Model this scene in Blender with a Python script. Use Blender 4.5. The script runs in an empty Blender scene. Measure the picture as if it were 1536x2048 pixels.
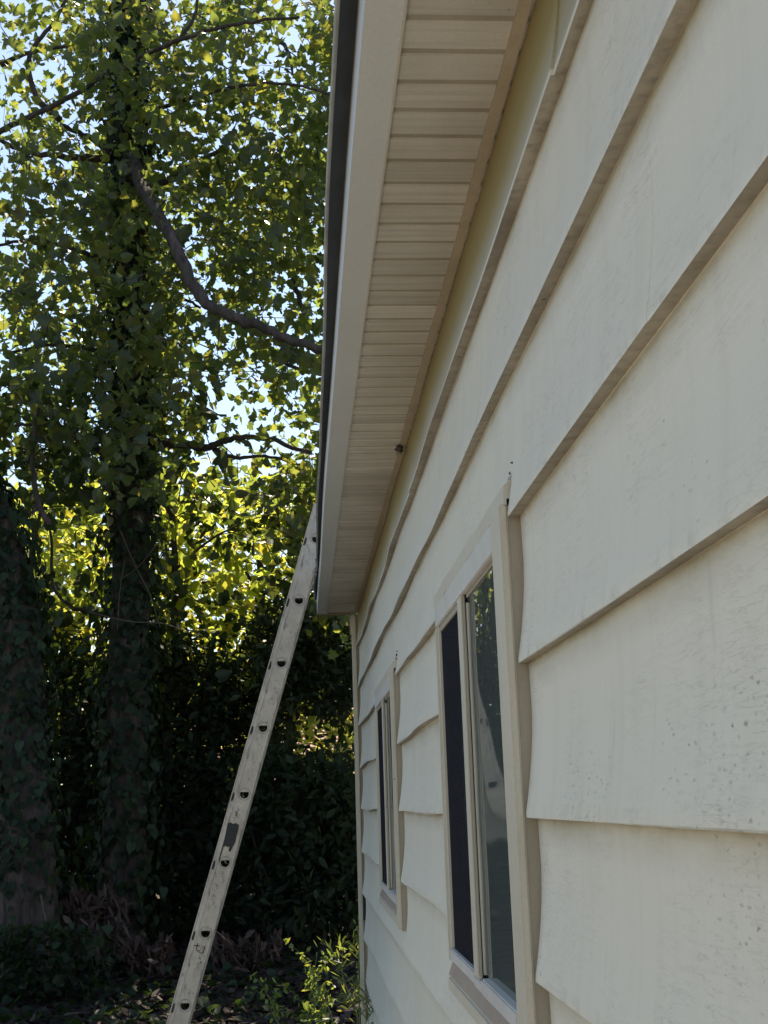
import bpy, bmesh, math, random
import numpy as np
from mathutils import Vector, Matrix

random.seed(7)
rng = np.random.default_rng(11)
D = bpy.data
SC = bpy.context.scene
COL = SC.collection

# ------------------------------------------------------------------ camera
EYE = 1.50
YAW, PITCH, ROLL = math.radians(4.2834), math.radians(13.7757), math.radians(-1.8555)
FPX = 2378.7                                   # focal length in pixels of a 2048-high picture
cy, sy = math.cos(YAW), math.sin(YAW)
cp, sp = math.cos(PITCH), math.sin(PITCH)
fwd = Vector((sy * cp, cy * cp, sp))
rgt = Vector((cy, -sy, 0))
upv = rgt.cross(fwd)
r2 = math.cos(ROLL) * rgt + math.sin(ROLL) * upv
u2 = -math.sin(ROLL) * rgt + math.cos(ROLL) * upv
cam_d = D.cameras.new('camera')
cam = D.objects.new('camera', cam_d)
COL.objects.link(cam)
m = Matrix.Identity(4)
for i in range(3):
    m[i][0], m[i][1], m[i][2] = r2[i], u2[i], -fwd[i]
m[0][3], m[1][3], m[2][3] = 0, 0, EYE
cam.matrix_world = m
cam_d.sensor_fit = 'VERTICAL'
cam_d.sensor_height = 36
cam_d.sensor_width = 27
cam_d.lens = FPX * 36 / 2048
cam_d.clip_start = 0.05
cam_d.clip_end = 2000
SC.camera = cam

# ------------------------------------------------------------------ sky, sun, exposure
SUN_EL, SUN_AZ = 58.0, 6.0                     # the sun stands ahead, behind the trees; azimuth from +Y towards +X
w = D.worlds.new('World'); SC.world = w; w.use_nodes = True
nt = w.node_tree
bg = nt.nodes['Background']
sky = nt.nodes.new('ShaderNodeTexSky')
sky.sky_type = 'NISHITA'; sky.sun_disc = False
sky.sun_elevation = math.radians(SUN_EL)
sky.sun_rotation = math.radians(SUN_AZ)
sky.air_density = 1.0; sky.dust_density = 0.25; sky.ozone_density = 1.0
nt.links.new(sky.outputs[0], bg.inputs[0])
bg.inputs[1].default_value = 0.10
sd = D.lights.new('sun', 'SUN'); sd.energy = 4.6; sd.angle = math.radians(0.5); sd.color = (1.0, 0.93, 0.80)
so = D.objects.new('sun', sd); COL.objects.link(so)
e, a = math.radians(SUN_EL), math.radians(SUN_AZ)
sdir = Vector((math.sin(a) * math.cos(e), math.cos(a) * math.cos(e), math.sin(e)))
so.rotation_euler = sdir.to_track_quat('Z', 'Y').to_euler()
so.location = sdir * 60
SC.view_settings.view_transform = 'Standard'
SC.view_settings.look = 'None'
SC.view_settings.exposure = 1.40
SC.view_settings.use_white_balance = True          # camera balanced for open shade
SC.view_settings.white_balance_temperature = 7300
SC.view_settings.white_balance_tint = 10
SC.view_settings.gamma = 1
SC.view_settings.use_curve_mapping = False

# ------------------------------------------------------------------ helpers
def ray(px, py):
    x, y = (px - 768) / FPX, (py - 1024) / FPX
    v = r2 * x - u2 * y + fwd
    return v / v.y
def at(px, py, Y):
    v = ray(px, py) * Y
    return Vector((v.x, v.y, v.z + EYE))

def tag(o, label=None, cat=None, group=None, kind=None):
    if label: o['label'] = label
    if cat: o['category'] = cat
    if group: o['group'] = group
    if kind: o['kind'] = kind
    return o
def empty(name, loc, label, cat, group=None):
    o = D.objects.new(name, None); COL.objects.link(o); o.location = loc
    o.empty_display_size = 0.1
    return tag(o, label, cat, group)
def link(name, me, parent=None, kind=None, label=None):
    o = D.objects.new(name, me); COL.objects.link(o)
    if parent:
        o.parent = parent
        base = parent
        off = Vector((0, 0, 0))
        while base:
            off += base.location; base = base.parent
        o.location = -off if not getattr(me, 'is_local', False) else o.location
    if kind: o['kind'] = kind
    if label: o['label'] = label
    return o
# everything is modelled in world coordinates; a part's own offset undoes its thing's base position
class MB:
    def __init__(s): s.v = []; s.f = []
    def box(s, x0, x1, y0, y1, z0, z1):
        n = len(s.v)
        s.v += [(x0, y0, z0), (x1, y0, z0), (x1, y1, z0), (x0, y1, z0), (x0, y0, z1), (x1, y0, z1), (x1, y1, z1), (x0, y1, z1)]
        s.f += [tuple(n + i for i in q) for q in ((0, 3, 2, 1), (4, 5, 6, 7), (0, 1, 5, 4), (1, 2, 6, 5), (2, 3, 7, 6), (3, 0, 4, 7))]
        return s
    def quad(s, *p):
        n = len(s.v); s.v += [tuple(q) for q in p]; s.f.append(tuple(range(n, n + len(p)))); return s
    def tube(s, pts, rad, sides=8, wob=0, cap=True):
        pts = [Vector(p) for p in pts]
        n0 = len(s.v); N = len(pts)
        ref = Vector((0.3, 1, 0.2)).normalized()
        for i, p in enumerate(pts):
            t = (pts[min(i + 1, N - 1)] - pts[max(i - 1, 0)]).normalized()
            a = t.cross(ref)
            if a.length < 1e-3: a = t.cross(Vector((1, 0, 0)))
            a.normalize(); b = t.cross(a)
            r = rad[i] if hasattr(rad, '__len__') else rad
            for k in range(sides):
                an = 2 * math.pi * k / sides
                rr = r * (1 + wob * random.uniform(-1, 1))
                s.v.append(tuple(p + (a * math.cos(an) + b * math.sin(an)) * rr))
        for i in range(N - 1):
            for k in range(sides):
                k2 = (k + 1) % sides
                s.f.append((n0 + i * sides + k, n0 + i * sides + k2, n0 + (i + 1) * sides + k2, n0 + (i + 1) * sides + k))
        if cap:
            s.f.append(tuple(n0 + k for k in range(sides))[::-1])
            s.f.append(tuple(n0 + (N - 1) * sides + k for k in range(sides)))
        return s
    def mesh(s, name, mat, smooth=False):
        me = D.meshes.new(name); me.from_pydata(s.v, [], s.f)
        me.materials.append(mat); me.update()
        if smooth: me.polygons.foreach_set('use_smooth', [True] * len(me.polygons))
        return me
    def build(s, name, mat, parent=None, smooth=False, bevel=0, kind=None, label=None):
        me = s.mesh(name, mat, smooth)
        bm = bmesh.new(); bm.from_mesh(me)
        bmesh.ops.recalc_face_normals(bm, faces=bm.faces)
        if bevel:
            bmesh.ops.bevel(bm, geom=bm.edges[:], offset=bevel, segments=2, affect='EDGES', clamp_overlap=True)
        bm.to_mesh(me); bm.free()
        return link(name, me, parent, kind, label)

def spline(pts, n):
    """Catmull-Rom through the points, n samples per span"""
    P = [Vector(p) for p in pts]; P = [P[0] * 2 - P[1]] + P + [P[-1] * 2 - P[-2]]
    out = []
    for i in range(1, len(P) - 2):
        for k in range(n):
            t = k / n
            a, b, c, d = P[i - 1], P[i], P[i + 1], P[i + 2]
            out.append(0.5 * ((2 * b) + (c - a) * t + (2 * a - 5 * b + 4 * c - d) * t * t + (3 * b - a - 3 * c + d) * t ** 3))
    out.append(P[-2].copy())
    return out

# ------------------------------------------------------------------ materials
def newmat(name):
    ma = D.materials.new(name); ma.use_nodes = True
    t = ma.node_tree; return ma, t, t.nodes['Principled BSDF']
def N(t, typ, **kw):
    n = t.nodes.new(typ)
    for k, v in kw.items(): setattr(n, k, v)
    return n
def noise(t, vec, scale, detail=4, rough=0.55, dist=0.0):
    n = N(t, 'ShaderNodeTexNoise'); n.inputs['Scale'].default_value = scale
    n.inputs['Detail'].default_value = detail; n.inputs['Roughness'].default_value = rough
    n.inputs['Distortion'].default_value = dist
    if vec is not None: t.links.new(vec, n.inputs['Vector'])
    return n.outputs['Fac']
def ramp(t, fac, stops):
    n = N(t, 'ShaderNodeValToRGB'); cr = n.color_ramp
    while len(cr.elements) < len(stops): cr.elements.new(0.5)
    for el, (p, c) in zip(cr.elements, stops):
        el.position = p; el.color = (c, c, c, 1) if isinstance(c, (int, float)) else tuple(c) + (1,)
    t.links.new(fac, n.inputs[0]); return n.outputs[0]
def mix(t, fac, a, b, mode='MIX'):
    n = N(t, 'ShaderNodeMix', data_type='RGBA', blend_type=mode)
    for s, v in ((0, fac), (6, a), (7, b)):
        if isinstance(v, (int, float)): n.inputs[s].default_value = v
        elif isinstance(v, tuple): n.inputs[s].default_value = v + (1,) if len(v) == 3 else v
        else: t.links.new(v, n.inputs[s])
    return n.outputs[2]
def mathn(t, op, a, b=0.0):
    n = N(t, 'ShaderNodeMath', operation=op)
    for i, v in enumerate((a, b)):
        if isinstance(v, (int, float)): n.inputs[i].default_value = v
        else: t.links.new(v, n.inputs[i])
    return n.outputs[0]
def mapping(t, scale, coord='Position'):
    if coord == 'Position': src = N(t, 'ShaderNodeNewGeometry').outputs['Position']
    else: src = N(t, 'ShaderNodeTexCoord').outputs[coord]
    mp = N(t, 'ShaderNodeMapping'); mp.inputs['Scale'].default_value = scale
    t.links.new(src, mp.inputs[0]); return mp.outputs[0]
def bump(t, b, h, strength, dist=0.01):
    n = N(t, 'ShaderNodeBump'); n.inputs['Strength'].default_value = strength; n.inputs['Distance'].default_value = dist
    t.links.new(h, n.inputs['Height']); t.links.new(n.outputs[0], b.inputs['Normal'])
def objrand(t): return N(t, 'ShaderNodeObjectInfo').outputs['Random']

def painted(name, base, dirt, rough=0.5, dirt_amt=0.5, streak=(30, 30, 3), grain=0.0, speck=True, var=0.06):
    ma, t, b = newmat(name)
    p1 = mapping(t, (1, 1, 1)); ps = mapping(t, streak)
    big = ramp(t, noise(t, p1, 2.5, 5), [(0.35, 0), (0.75, 1)])
    st = ramp(t, noise(t, ps, 1.0, 5, 0.6), [(0.45, 0), (0.8, 1)])
    c = mix(t, mathn(t, 'MULTIPLY', big, dirt_amt * 0.6), base, dirt)
    c = mix(t, mathn(t, 'MULTIPLY', st, dirt_amt * 0.55), c, dirt)
    fine = noise(t, p1, 180, 3)
    c = mix(t, 0.16, c, ramp(t, fine, [(0.25, 0.35), (0.75, 1)]), 'MULTIPLY')
    r = objrand(t)
    c = mix(t, var * 2, c, ramp(t, r, [(0, 0.6), (1, 1.0)]), 'MULTIPLY')
    if speck:
        v = N(t, 'ShaderNodeTexVoronoi'); v.inputs['Scale'].default_value = 26; t.links.new(p1, v.inputs['Vector'])
        gate = ramp(t, noise(t, p1, 5, 2), [(0.56, 0), (0.66, 1)])
        dot = mathn(t, 'MULTIPLY', ramp(t, v.outputs['Distance'], [(0.05, 1), (0.11, 0)]), gate)
        c = mix(t, mathn(t, 'MULTIPLY', dot, 0.8), c, (0.03, 0.028, 0.025))
    t.links.new(c, b.inputs['Base Color'])
    b.inputs['Roughness'].default_value = rough
    if grain: bump(t, b, noise(t, mapping(t, (40, 8, 120)), 1.0, 6, 0.7), grain, 0.002)
    return ma

M = {}
# siding: cream painted boards with a wood grain emboss, mildew spots, streaks below the eave
def siding_mat():
    ma, t, b = newmat('cream_siding_paint')
    p1 = mapping(t, (1, 1, 1))
    sep = N(t, 'ShaderNodeSeparateXYZ'); t.links.new(p1, sep.inputs[0])
    base = mix(t, ramp(t, noise(t, p1, 1.3, 4), [(0.35, 0), (0.7, 1)]), (0.65, 0.612, 0.508), (0.63, 0.60, 0.52))
    st = ramp(t, noise(t, mapping(t, (6, 22, 1.6)), 1.0, 6, 0.65), [(0.48, 0), (0.78, 1)])
    base = mix(t, mathn(t, 'MULTIPLY', st, 0.20), base, (0.40, 0.38, 0.30))
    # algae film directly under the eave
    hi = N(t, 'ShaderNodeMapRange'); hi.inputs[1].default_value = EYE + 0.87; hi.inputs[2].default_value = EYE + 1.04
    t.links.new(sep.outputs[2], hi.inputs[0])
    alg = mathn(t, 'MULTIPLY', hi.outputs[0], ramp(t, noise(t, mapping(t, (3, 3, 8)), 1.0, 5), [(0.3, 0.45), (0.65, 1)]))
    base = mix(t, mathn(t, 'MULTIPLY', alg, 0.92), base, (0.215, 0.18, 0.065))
    # chalky wash lower on that course, bluish bleach on the far boards
    fr = N(t, 'ShaderNodeMapRange'); fr.inputs[1].default_value = 2.5; fr.inputs[2].default_value = 6.0
    t.links.new(sep.outputs[1], fr.inputs[0])
    bl = mathn(t, 'MULTIPLY', fr.outputs[0], ramp(t, noise(t, mapping(t, (3, 9, 1.2)), 1.0, 5), [(0.4, 0), (0.65, 1)]))
    base = mix(t, mathn(t, 'MULTIPLY', bl, 0.4), base, (0.52, 0.545, 0.51))
    rs = ramp(t, noise(t, mapping(t, (5, 28, 0.8)), 1.0, 3), [(0.60, 0), (0.72, 1)])
    base = mix(t, mathn(t, 'MULTIPLY', mathn(t, 'MULTIPLY', rs, hi.outputs[0]), 0.4), base, (0.40, 0.20, 0.08))
    # dirt and painted lap shade where each board tucks under the one above, yellow algae in the sheltered strip
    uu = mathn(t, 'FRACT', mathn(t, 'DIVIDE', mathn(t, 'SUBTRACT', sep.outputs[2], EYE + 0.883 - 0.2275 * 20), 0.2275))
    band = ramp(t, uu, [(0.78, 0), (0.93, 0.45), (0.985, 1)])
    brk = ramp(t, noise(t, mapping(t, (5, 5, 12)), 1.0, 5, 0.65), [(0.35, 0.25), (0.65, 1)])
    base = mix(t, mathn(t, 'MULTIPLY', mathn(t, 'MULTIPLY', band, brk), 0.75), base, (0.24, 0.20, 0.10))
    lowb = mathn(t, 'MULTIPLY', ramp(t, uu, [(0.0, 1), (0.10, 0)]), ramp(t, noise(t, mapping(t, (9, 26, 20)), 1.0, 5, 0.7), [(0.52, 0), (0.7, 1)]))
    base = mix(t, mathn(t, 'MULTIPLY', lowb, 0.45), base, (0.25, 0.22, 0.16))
    scr = ramp(t, noise(t, mapping(t, (10, 46, 5)), 1.0, 2, 0.4), [(0.73, 0), (0.79, 1)])
    base = mix(t, mathn(t, 'MULTIPLY', scr, 0.12), base, (0.22, 0.21, 0.19))
    # mildew dots: thick near the camera end, thin elsewhere
    nr = N(t, 'ShaderNodeMapRange'); nr.inputs[1].default_value = 1.22; nr.inputs[2].default_value = 0.85
    t.links.new(sep.outputs[1], nr.inputs[0])
    lowz = N(t, 'ShaderNodeMapRange'); lowz.inputs[1].default_value = EYE + 0.30; lowz.inputs[2].default_value = EYE - 0.1
    t.links.new(sep.outputs[2], lowz.inputs[0])
    gate = mathn(t, 'ADD', mathn(t, 'MULTIPLY', mathn(t, 'MULTIPLY', nr.outputs[0], lowz.outputs[0]), 0.27), noise(t, p1, 7, 3))
    for sc, lo, hi_, th, am in ((110, 0.08, 0.24, 0.59, 0.34), (62, 0.04, 0.15, 0.62, 0.55), (34, 0.015, 0.055, 0.55, 0.85)):
        v = N(t, 'ShaderNodeTexVoronoi'); v.inputs['Scale'].default_value = sc; v.inputs['Randomness'].default_value = 1
        wv = N(t, 'ShaderNodeVectorMath', operation='ADD'); jit = N(t, 'ShaderNodeTexNoise'); jit.inputs['Scale'].default_value = 160; t.links.new(p1, jit.inputs['Vector']); js = N(t, 'ShaderNodeVectorMath', operation='SCALE'); js.inputs[3].default_value = 0.006; t.links.new(jit.outputs['Color'], js.inputs[0]); ja = N(t, 'ShaderNodeVectorMath', operation='ADD'); t.links.new(mapping(t, (1, .42, 1)), ja.inputs[0]); t.links.new(js.outputs[0], ja.inputs[1]); t.links.new(ja.outputs[0], wv.inputs[0]); wv.inputs[1].default_value = (sc, 3.1, 1.7)
        t.links.new(wv.outputs[0], v.inputs['Vector'])
        dot = mathn(t, 'MULTIPLY', ramp(t, v.outputs['Distance'], [(lo, 1), (hi_, 0)]), ramp(t, gate, [(th, 0), (th + 0.07, 1)]))
        base = mix(t, mathn(t, 'MULTIPLY', dot, am), base, (0.045, 0.045, 0.04))
    fine = noise(t, p1, 420, 2)
    base = mix(t, 0.10, base, ramp(t, fine, [(0.3, 0.4), (0.7, 1)]), 'MULTIPLY')
    base = mix(t, 0.10, base, ramp(t, objrand(t), [(0, 0.75), (1, 1.0)]), 'MULTIPLY')
    t.links.new(base, b.inputs['Base Color'])
    b.inputs['Roughness'].default_value = 0.55
    g = noise(t, mapping(t, (34, 11, 110)), 1.0, 5, 0.6, 0.4)
    cg = ramp(t, noise(t, p1, 4.5, 3), [(0.42, 0), (0.62, 1)])
    crack = mathn(t, 'MULTIPLY', ramp(t, g, [(0.478, 0), (0.5, 1), (0.522, 0)]), cg)
    bump(t, b, mix(t, 0.5, crack, noise(t, mapping(t, (90, 40, 90)), 1.0, 5, 0.7)), 0.22, 0.002)
    base = mix(t, mathn(t, 'MULTIPLY', crack, 0.32), base, (0.22, 0.21, 0.18))
    t.links.new(base, b.inputs['Base Color'])
    return ma
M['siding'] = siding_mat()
def frieze_mat():
    ma, t, b = newmat('mildewed_frieze_paint')
    p1 = mapping(t, (1, 1, 1)); sep = N(t, 'ShaderNodeSeparateXYZ'); t.links.new(p1, sep.inputs[0])
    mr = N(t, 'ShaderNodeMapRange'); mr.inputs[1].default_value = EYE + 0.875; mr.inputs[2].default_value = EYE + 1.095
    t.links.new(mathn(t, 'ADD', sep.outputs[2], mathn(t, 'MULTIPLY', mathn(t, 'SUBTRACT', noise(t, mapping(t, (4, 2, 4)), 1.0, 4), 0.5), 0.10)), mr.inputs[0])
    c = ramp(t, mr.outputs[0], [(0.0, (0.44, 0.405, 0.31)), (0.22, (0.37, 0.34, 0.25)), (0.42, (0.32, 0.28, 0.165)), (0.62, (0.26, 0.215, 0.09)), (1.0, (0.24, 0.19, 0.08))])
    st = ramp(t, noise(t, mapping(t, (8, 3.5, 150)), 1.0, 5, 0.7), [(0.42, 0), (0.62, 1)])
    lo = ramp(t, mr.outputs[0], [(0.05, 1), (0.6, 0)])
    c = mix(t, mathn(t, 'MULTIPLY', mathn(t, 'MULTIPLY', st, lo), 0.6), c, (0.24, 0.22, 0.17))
    ed = N(t, 'ShaderNodeMapRange'); ed.inputs[1].default_value = EYE + 0.8905; ed.inputs[2].default_value = EYE + 0.8885
    t.links.new(sep.outputs[2], ed.inputs[0])
    fr = N(t, 'ShaderNodeMapRange'); fr.inputs[1].default_value = 4.5; fr.inputs[2].default_value = 6.8; t.links.new(sep.outputs[1], fr.inputs[0])
    rs = ramp(t, noise(t, mapping(t, (5, 14, 0.8)), 1.0, 3), [(0.50, 0), (0.68, 1)])
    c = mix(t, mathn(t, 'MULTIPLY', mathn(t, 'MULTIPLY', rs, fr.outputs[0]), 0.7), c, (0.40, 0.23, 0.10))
    c = mix(t, mathn(t, 'MULTIPLY', ed.outputs[0], 0.8), c, (0.60, 0.58, 0.51))
    v = N(t, 'ShaderNodeTexVoronoi'); v.inputs['Scale'].default_value = 30; t.links.new(p1, v.inputs['Vector'])
    dot = mathn(t, 'MULTIPLY', ramp(t, v.outputs['Distance'], [(0.05, 1), (0.10, 0)]), ramp(t, noise(t, p1, 5, 2), [(0.54, 0), (0.62, 1)]))
    c = mix(t, mathn(t, 'MULTIPLY', dot, 0.8), c, (0.03, 0.03, 0.025))
    t.links.new(c, b.inputs['Base Color']); b.inputs['Roughness'].default_value = 0.6
    return ma
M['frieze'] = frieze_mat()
M['lap_edge'] = painted('dirty_shaded_lap_edge', (0.43, 0.39, 0.32), (0.13, 0.11, 0.085), 0.6, 1.4, (40, 55, 40))  # dirt, with the shade of the underside mixed into the base colour
M['soffit'] = painted('soffit_paint', (0.67, 0.645, 0.58), (0.38, 0.335, 0.27), 0.6, 1.35, (2.5, 70, 3), 0.0, True, 0.24)
M['soffit_groove'] = painted('soffit_groove_paint', (0.40, 0.36, 0.29), (0.20, 0.165, 0.12), 0.7, 1.0, (6, 20, 6), 0, False)
M['fascia'] = painted('grey_fascia_paint', (0.60, 0.615, 0.61), (0.47, 0.475, 0.46), 0.45, 0.4, (10, 6, 10), 0, False)
M['channel'] = painted('tan_channel', (0.47, 0.40, 0.30), (0.25, 0.20, 0.135), 0.55, 0.8, (12, 12, 12))
M['trim'] = painted('cream_window_trim', (0.57, 0.525, 0.43), (0.37, 0.32, 0.235), 0.45, 0.5, (30, 30, 4))
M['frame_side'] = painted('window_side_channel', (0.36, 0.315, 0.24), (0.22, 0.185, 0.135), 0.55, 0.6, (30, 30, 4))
M['white_trim'] = painted('white_window_frame', (0.62, 0.60, 0.57), (0.36, 0.335, 0.31), 0.4, 0.6, (18, 18, 18))
M['sill'] = painted('brown_sill', (0.36, 0.27, 0.21), (0.19, 0.14, 0.105), 0.5, 0.7, (20, 20, 20))
M['post'] = painted('corner_post_paint', (0.60, 0.555, 0.45), (0.33, 0.25, 0.15), 0.5, 0.6, (30, 30, 3))
M['caulk'] = painted('dark_gap', (0.03, 0.027, 0.022), (0.015, 0.013, 0.01), 0.9, 0.5, (20, 20, 20), 0, False)

def simple(name, col, rough=0.6, metal=0.0, var=0.3, scale=20, stretch=(1, 1, 1), bmp=0.0, spec=None):
    ma, t, b = newmat(name)
    p = mapping(t, stretch)
    f = ramp(t, noise(t, p, scale, 5), [(0.3, 1 - var), (0.7, 1.0)])
    c = mix(t, 1.0, col, f, 'MULTIPLY')
    t.links.new(c, b.inputs['Base Color'])
    b.inputs['Roughness'].default_value = rough; b.inputs['Metallic'].default_value = metal
    if spec is not None: b.inputs['Specular IOR Level'].default_value = spec
    if bmp: bump(t, b, noise(t, p, scale * 2, 5), bmp, 0.01)
    return ma
M['roof_under'] = simple('dark_roof_underside', (0.040, 0.052, 0.060), 0.8, 0, 0.4, 15)
M['lip'] = simple('drip_lip_grey', (0.34, 0.35, 0.34), 0.5, 0, 0.4, 12)
M['shingle'] = simple('asphalt_shingle', (0.075, 0.073, 0.07), 0.9, 0, 0.6, 120, (1, 1, 1), 0.4)
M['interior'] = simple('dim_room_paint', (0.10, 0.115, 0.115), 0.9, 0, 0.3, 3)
M['gasket'] = simple('black_gasket', (0.02, 0.02, 0.02), 0.6)
M['nest'] = simple('cocoon_grey', (0.12, 0.10, 0.085), 0.9, 0, 0.8, 90)
M['wire'] = simple('wire_black', (0.02, 0.02, 0.022), 0.7)
M['pale_strip'] = simple('pale_strip_coat', (0.62, 0.62, 0.57), 0.7, 0, 0.15, 8)

def film_mat():
    ma, t, b = newmat('cloudy_plastic_film')
    p = mapping(t, (20, 20, 20))
    c = ramp(t, noise(t, p, 1.0, 6, 0.7, 1.0), [(0.3, (0.20, 0.20, 0.19)), (0.7, (0.44, 0.42, 0.37))])
    t.links.new(c, b.inputs['Base Color']); b.inputs['Roughness'].default_value = 0.35
    b.inputs['Alpha'].default_value = 0.75
    return ma
M['film'] = film_mat()
def glass_mat():
    ma = D.materials.new('window_glass'); ma.use_nodes = True
    t = ma.node_tree; t.nodes.remove(t.nodes['Principled BSDF']); out = t.nodes['Material Output']
    tr = N(t, 'ShaderNodeBsdfTransparent'); tr.inputs[0].default_value = (0.78, 0.82, 0.80, 1)
    gl = N(t, 'ShaderNodeBsdfGlossy'); gl.inputs['Roughness'].default_value = 0.02
    gl.inputs['Color'].default_value = (0.9, 0.93, 0.92, 1)
    df = N(t, 'ShaderNodeBsdfDiffuse'); df.inputs[0].default_value = (0.13, 0.155, 0.15, 1)
    fr = N(t, 'ShaderNodeFresnel'); fr.inputs['IOR'].default_value = 1.5
    m0 = N(t, 'ShaderNodeMixShader'); m0.inputs[0].default_value = 0.6
    t.links.new(tr.outputs[0], m0.inputs[1]); t.links.new(df.outputs[0], m0.inputs[2])
    m1 = N(t, 'ShaderNodeMixShader'); t.links.new(fr.outputs[0], m1.inputs[0])
    t.links.new(m0.outputs[0], m1.inputs[1]); t.links.new(gl.outputs[0], m1.inputs[2])
    t.links.new(m1.outputs[0], out.inputs[0]); return ma
M['glass'] = glass_mat()
def screen_mat():
    ma = D.materials.new('insect_screen'); ma.use_nodes = True
    t = ma.node_tree; b = t.nodes['Principled BSDF']; out = t.nodes['Material Output']
    b.inputs['Roughness'].default_value = 0.9; b.inputs['Specular IOR Level'].default_value = 0.08
    p = mapping(t, (1, 1, 1))
    c = ramp(t, noise(t, p, 260, 2), [(0.35, (0.006, 0.0065, 0.010)), (0.65, (0.017, 0.018, 0.025))])
    c = mix(t, ramp(t, noise(t, mapping(t, (8, 60, 3)), 1.0, 4), [(0.62, 0), (0.75, 0.3)]), c, (0.12, 0.12, 0.13))
    t.links.new(c, b.inputs['Base Color'])
    tr = N(t, 'ShaderNodeBsdfTransparent'); mx = N(t, 'ShaderNodeMixShader'); mx.inputs[0].default_value = 0.9
    t.links.new(tr.outputs[0], mx.inputs[1]); t.links.new(b.outputs[0], mx.inputs[2]); t.links.new(mx.outputs[0], out.inputs[0])
    return ma
M['screen'] = screen_mat()

def leaf_mat(name, diff, trans, tfac=0.45, var=0.5, gloss=0.25, rough=0.45):
    ma = D.materials.new(name); ma.use_nodes = True
    t = ma.node_tree; b = t.nodes['Principled BSDF']; out = t.nodes['Material Output']
    rnd = N(t, 'ShaderNodeNewGeometry').outputs['Random Per Island']
    lo = tuple(c * (1 - var) for c in diff)
    hi = tuple(min(1, c * (1 + var)) for c in diff)
    t.links.new(ramp(t, rnd, [(0, lo), (0.7, diff), (1, hi)]), b.inputs['Base Color'])
    b.inputs['Roughness'].default_value = rough; b.inputs['Specular IOR Level'].default_value = gloss
    tl = N(t, 'ShaderNodeBsdfTranslucent')
    t2 = (trans[0] * 1.35, trans[1] * 0.95, trans[2] * 0.8)
    t.links.new(ramp(t, mathn(t, 'FRACT', mathn(t, 'MULTIPLY', rnd, 7.3)), [(0, tuple(c * 0.65 for c in trans)), (0.6, trans), (1, t2)]), tl.inputs[0])
    mx = N(t, 'ShaderNodeMixShader'); mx.inputs[0].default_value = tfac
    t.links.new(b.outputs[0], mx.inputs[1]); t.links.new(tl.outputs[0], mx.inputs[2]); t.links.new(mx.outputs[0], out.inputs[0])
    return ma
M['maple'] = leaf_mat('maple_leaf', (0.018, 0.033, 0.025), (0.36, 0.46, 0.08), 0.41, 0.5, 0.4, 0.42)
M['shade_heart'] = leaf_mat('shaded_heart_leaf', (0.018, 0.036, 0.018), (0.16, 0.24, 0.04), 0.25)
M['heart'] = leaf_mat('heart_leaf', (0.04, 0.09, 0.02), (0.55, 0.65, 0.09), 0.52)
M['bright'] = leaf_mat('hedge_leaf', (0.05, 0.10, 0.02), (0.66, 0.70, 0.11), 0.56)
M['ivy'] = leaf_mat('ivy_leaf', (0.014, 0.027, 0.014), (0.10, 0.17, 0.03), 0.2, 0.6, 0.18, 0.55)
M['dark'] = leaf_mat('evergreen_leaf', (0.018, 0.030, 0.018), (0.12, 0.18, 0.04), 0.25, 0.6, 0.16, 0.6)
M['dead'] = leaf_mat('dead_leaf', (0.075, 0.050, 0.043), (0.07, 0.04, 0.03), 0.2, 0.6, 0.2, 0.7)
M['litter'] = leaf_mat('leaf_litter', (0.032, 0.022, 0.020), (0.03, 0.02, 0.015), 0.1, 0.7, 0.2, 0.7)
M['weed'] = leaf_mat('weed_leaf', (0.06, 0.11, 0.03), (0.40, 0.50, 0.08), 0.4)
def bark_mat():
    ma, t, b = newmat('fissured_bark')
    p = mapping(t, (1, 1, 1)); pv = mapping(t, (16, 16, 2.6))
    n1 = noise(t, pv, 1.0, 8, 0.7, 0.5)
    c = ramp(t, n1, [(0.36, (0.018, 0.013, 0.012)), (0.52, (0.062, 0.046, 0.043)), (0.72, (0.12, 0.09, 0.085))])
    c = mix(t, ramp(t, noise(t, p, 3.5, 4), [(0.45, 0), (0.7, 0.6)]), c, (0.035, 0.042, 0.026))
    t.links.new(c, b.inputs['Base Color']); b.inputs['Roughness'].default_value = 0.95
    bump(t, b, n1, 1.0, 0.04)
    return ma
M['bark'] = bark_mat()
M['twig'] = simple('twig_bark', (0.055, 0.045, 0.038), 0.9, 0, 0.5, 30)
M['vine'] = simple('pale_vine_bark', (0.085, 0.068, 0.056), 0.85, 0, 0.5, 20)
M['stem'] = simple('green_stem', (0.13, 0.15, 0.06), 0.6, 0, 0.4, 30)

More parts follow.
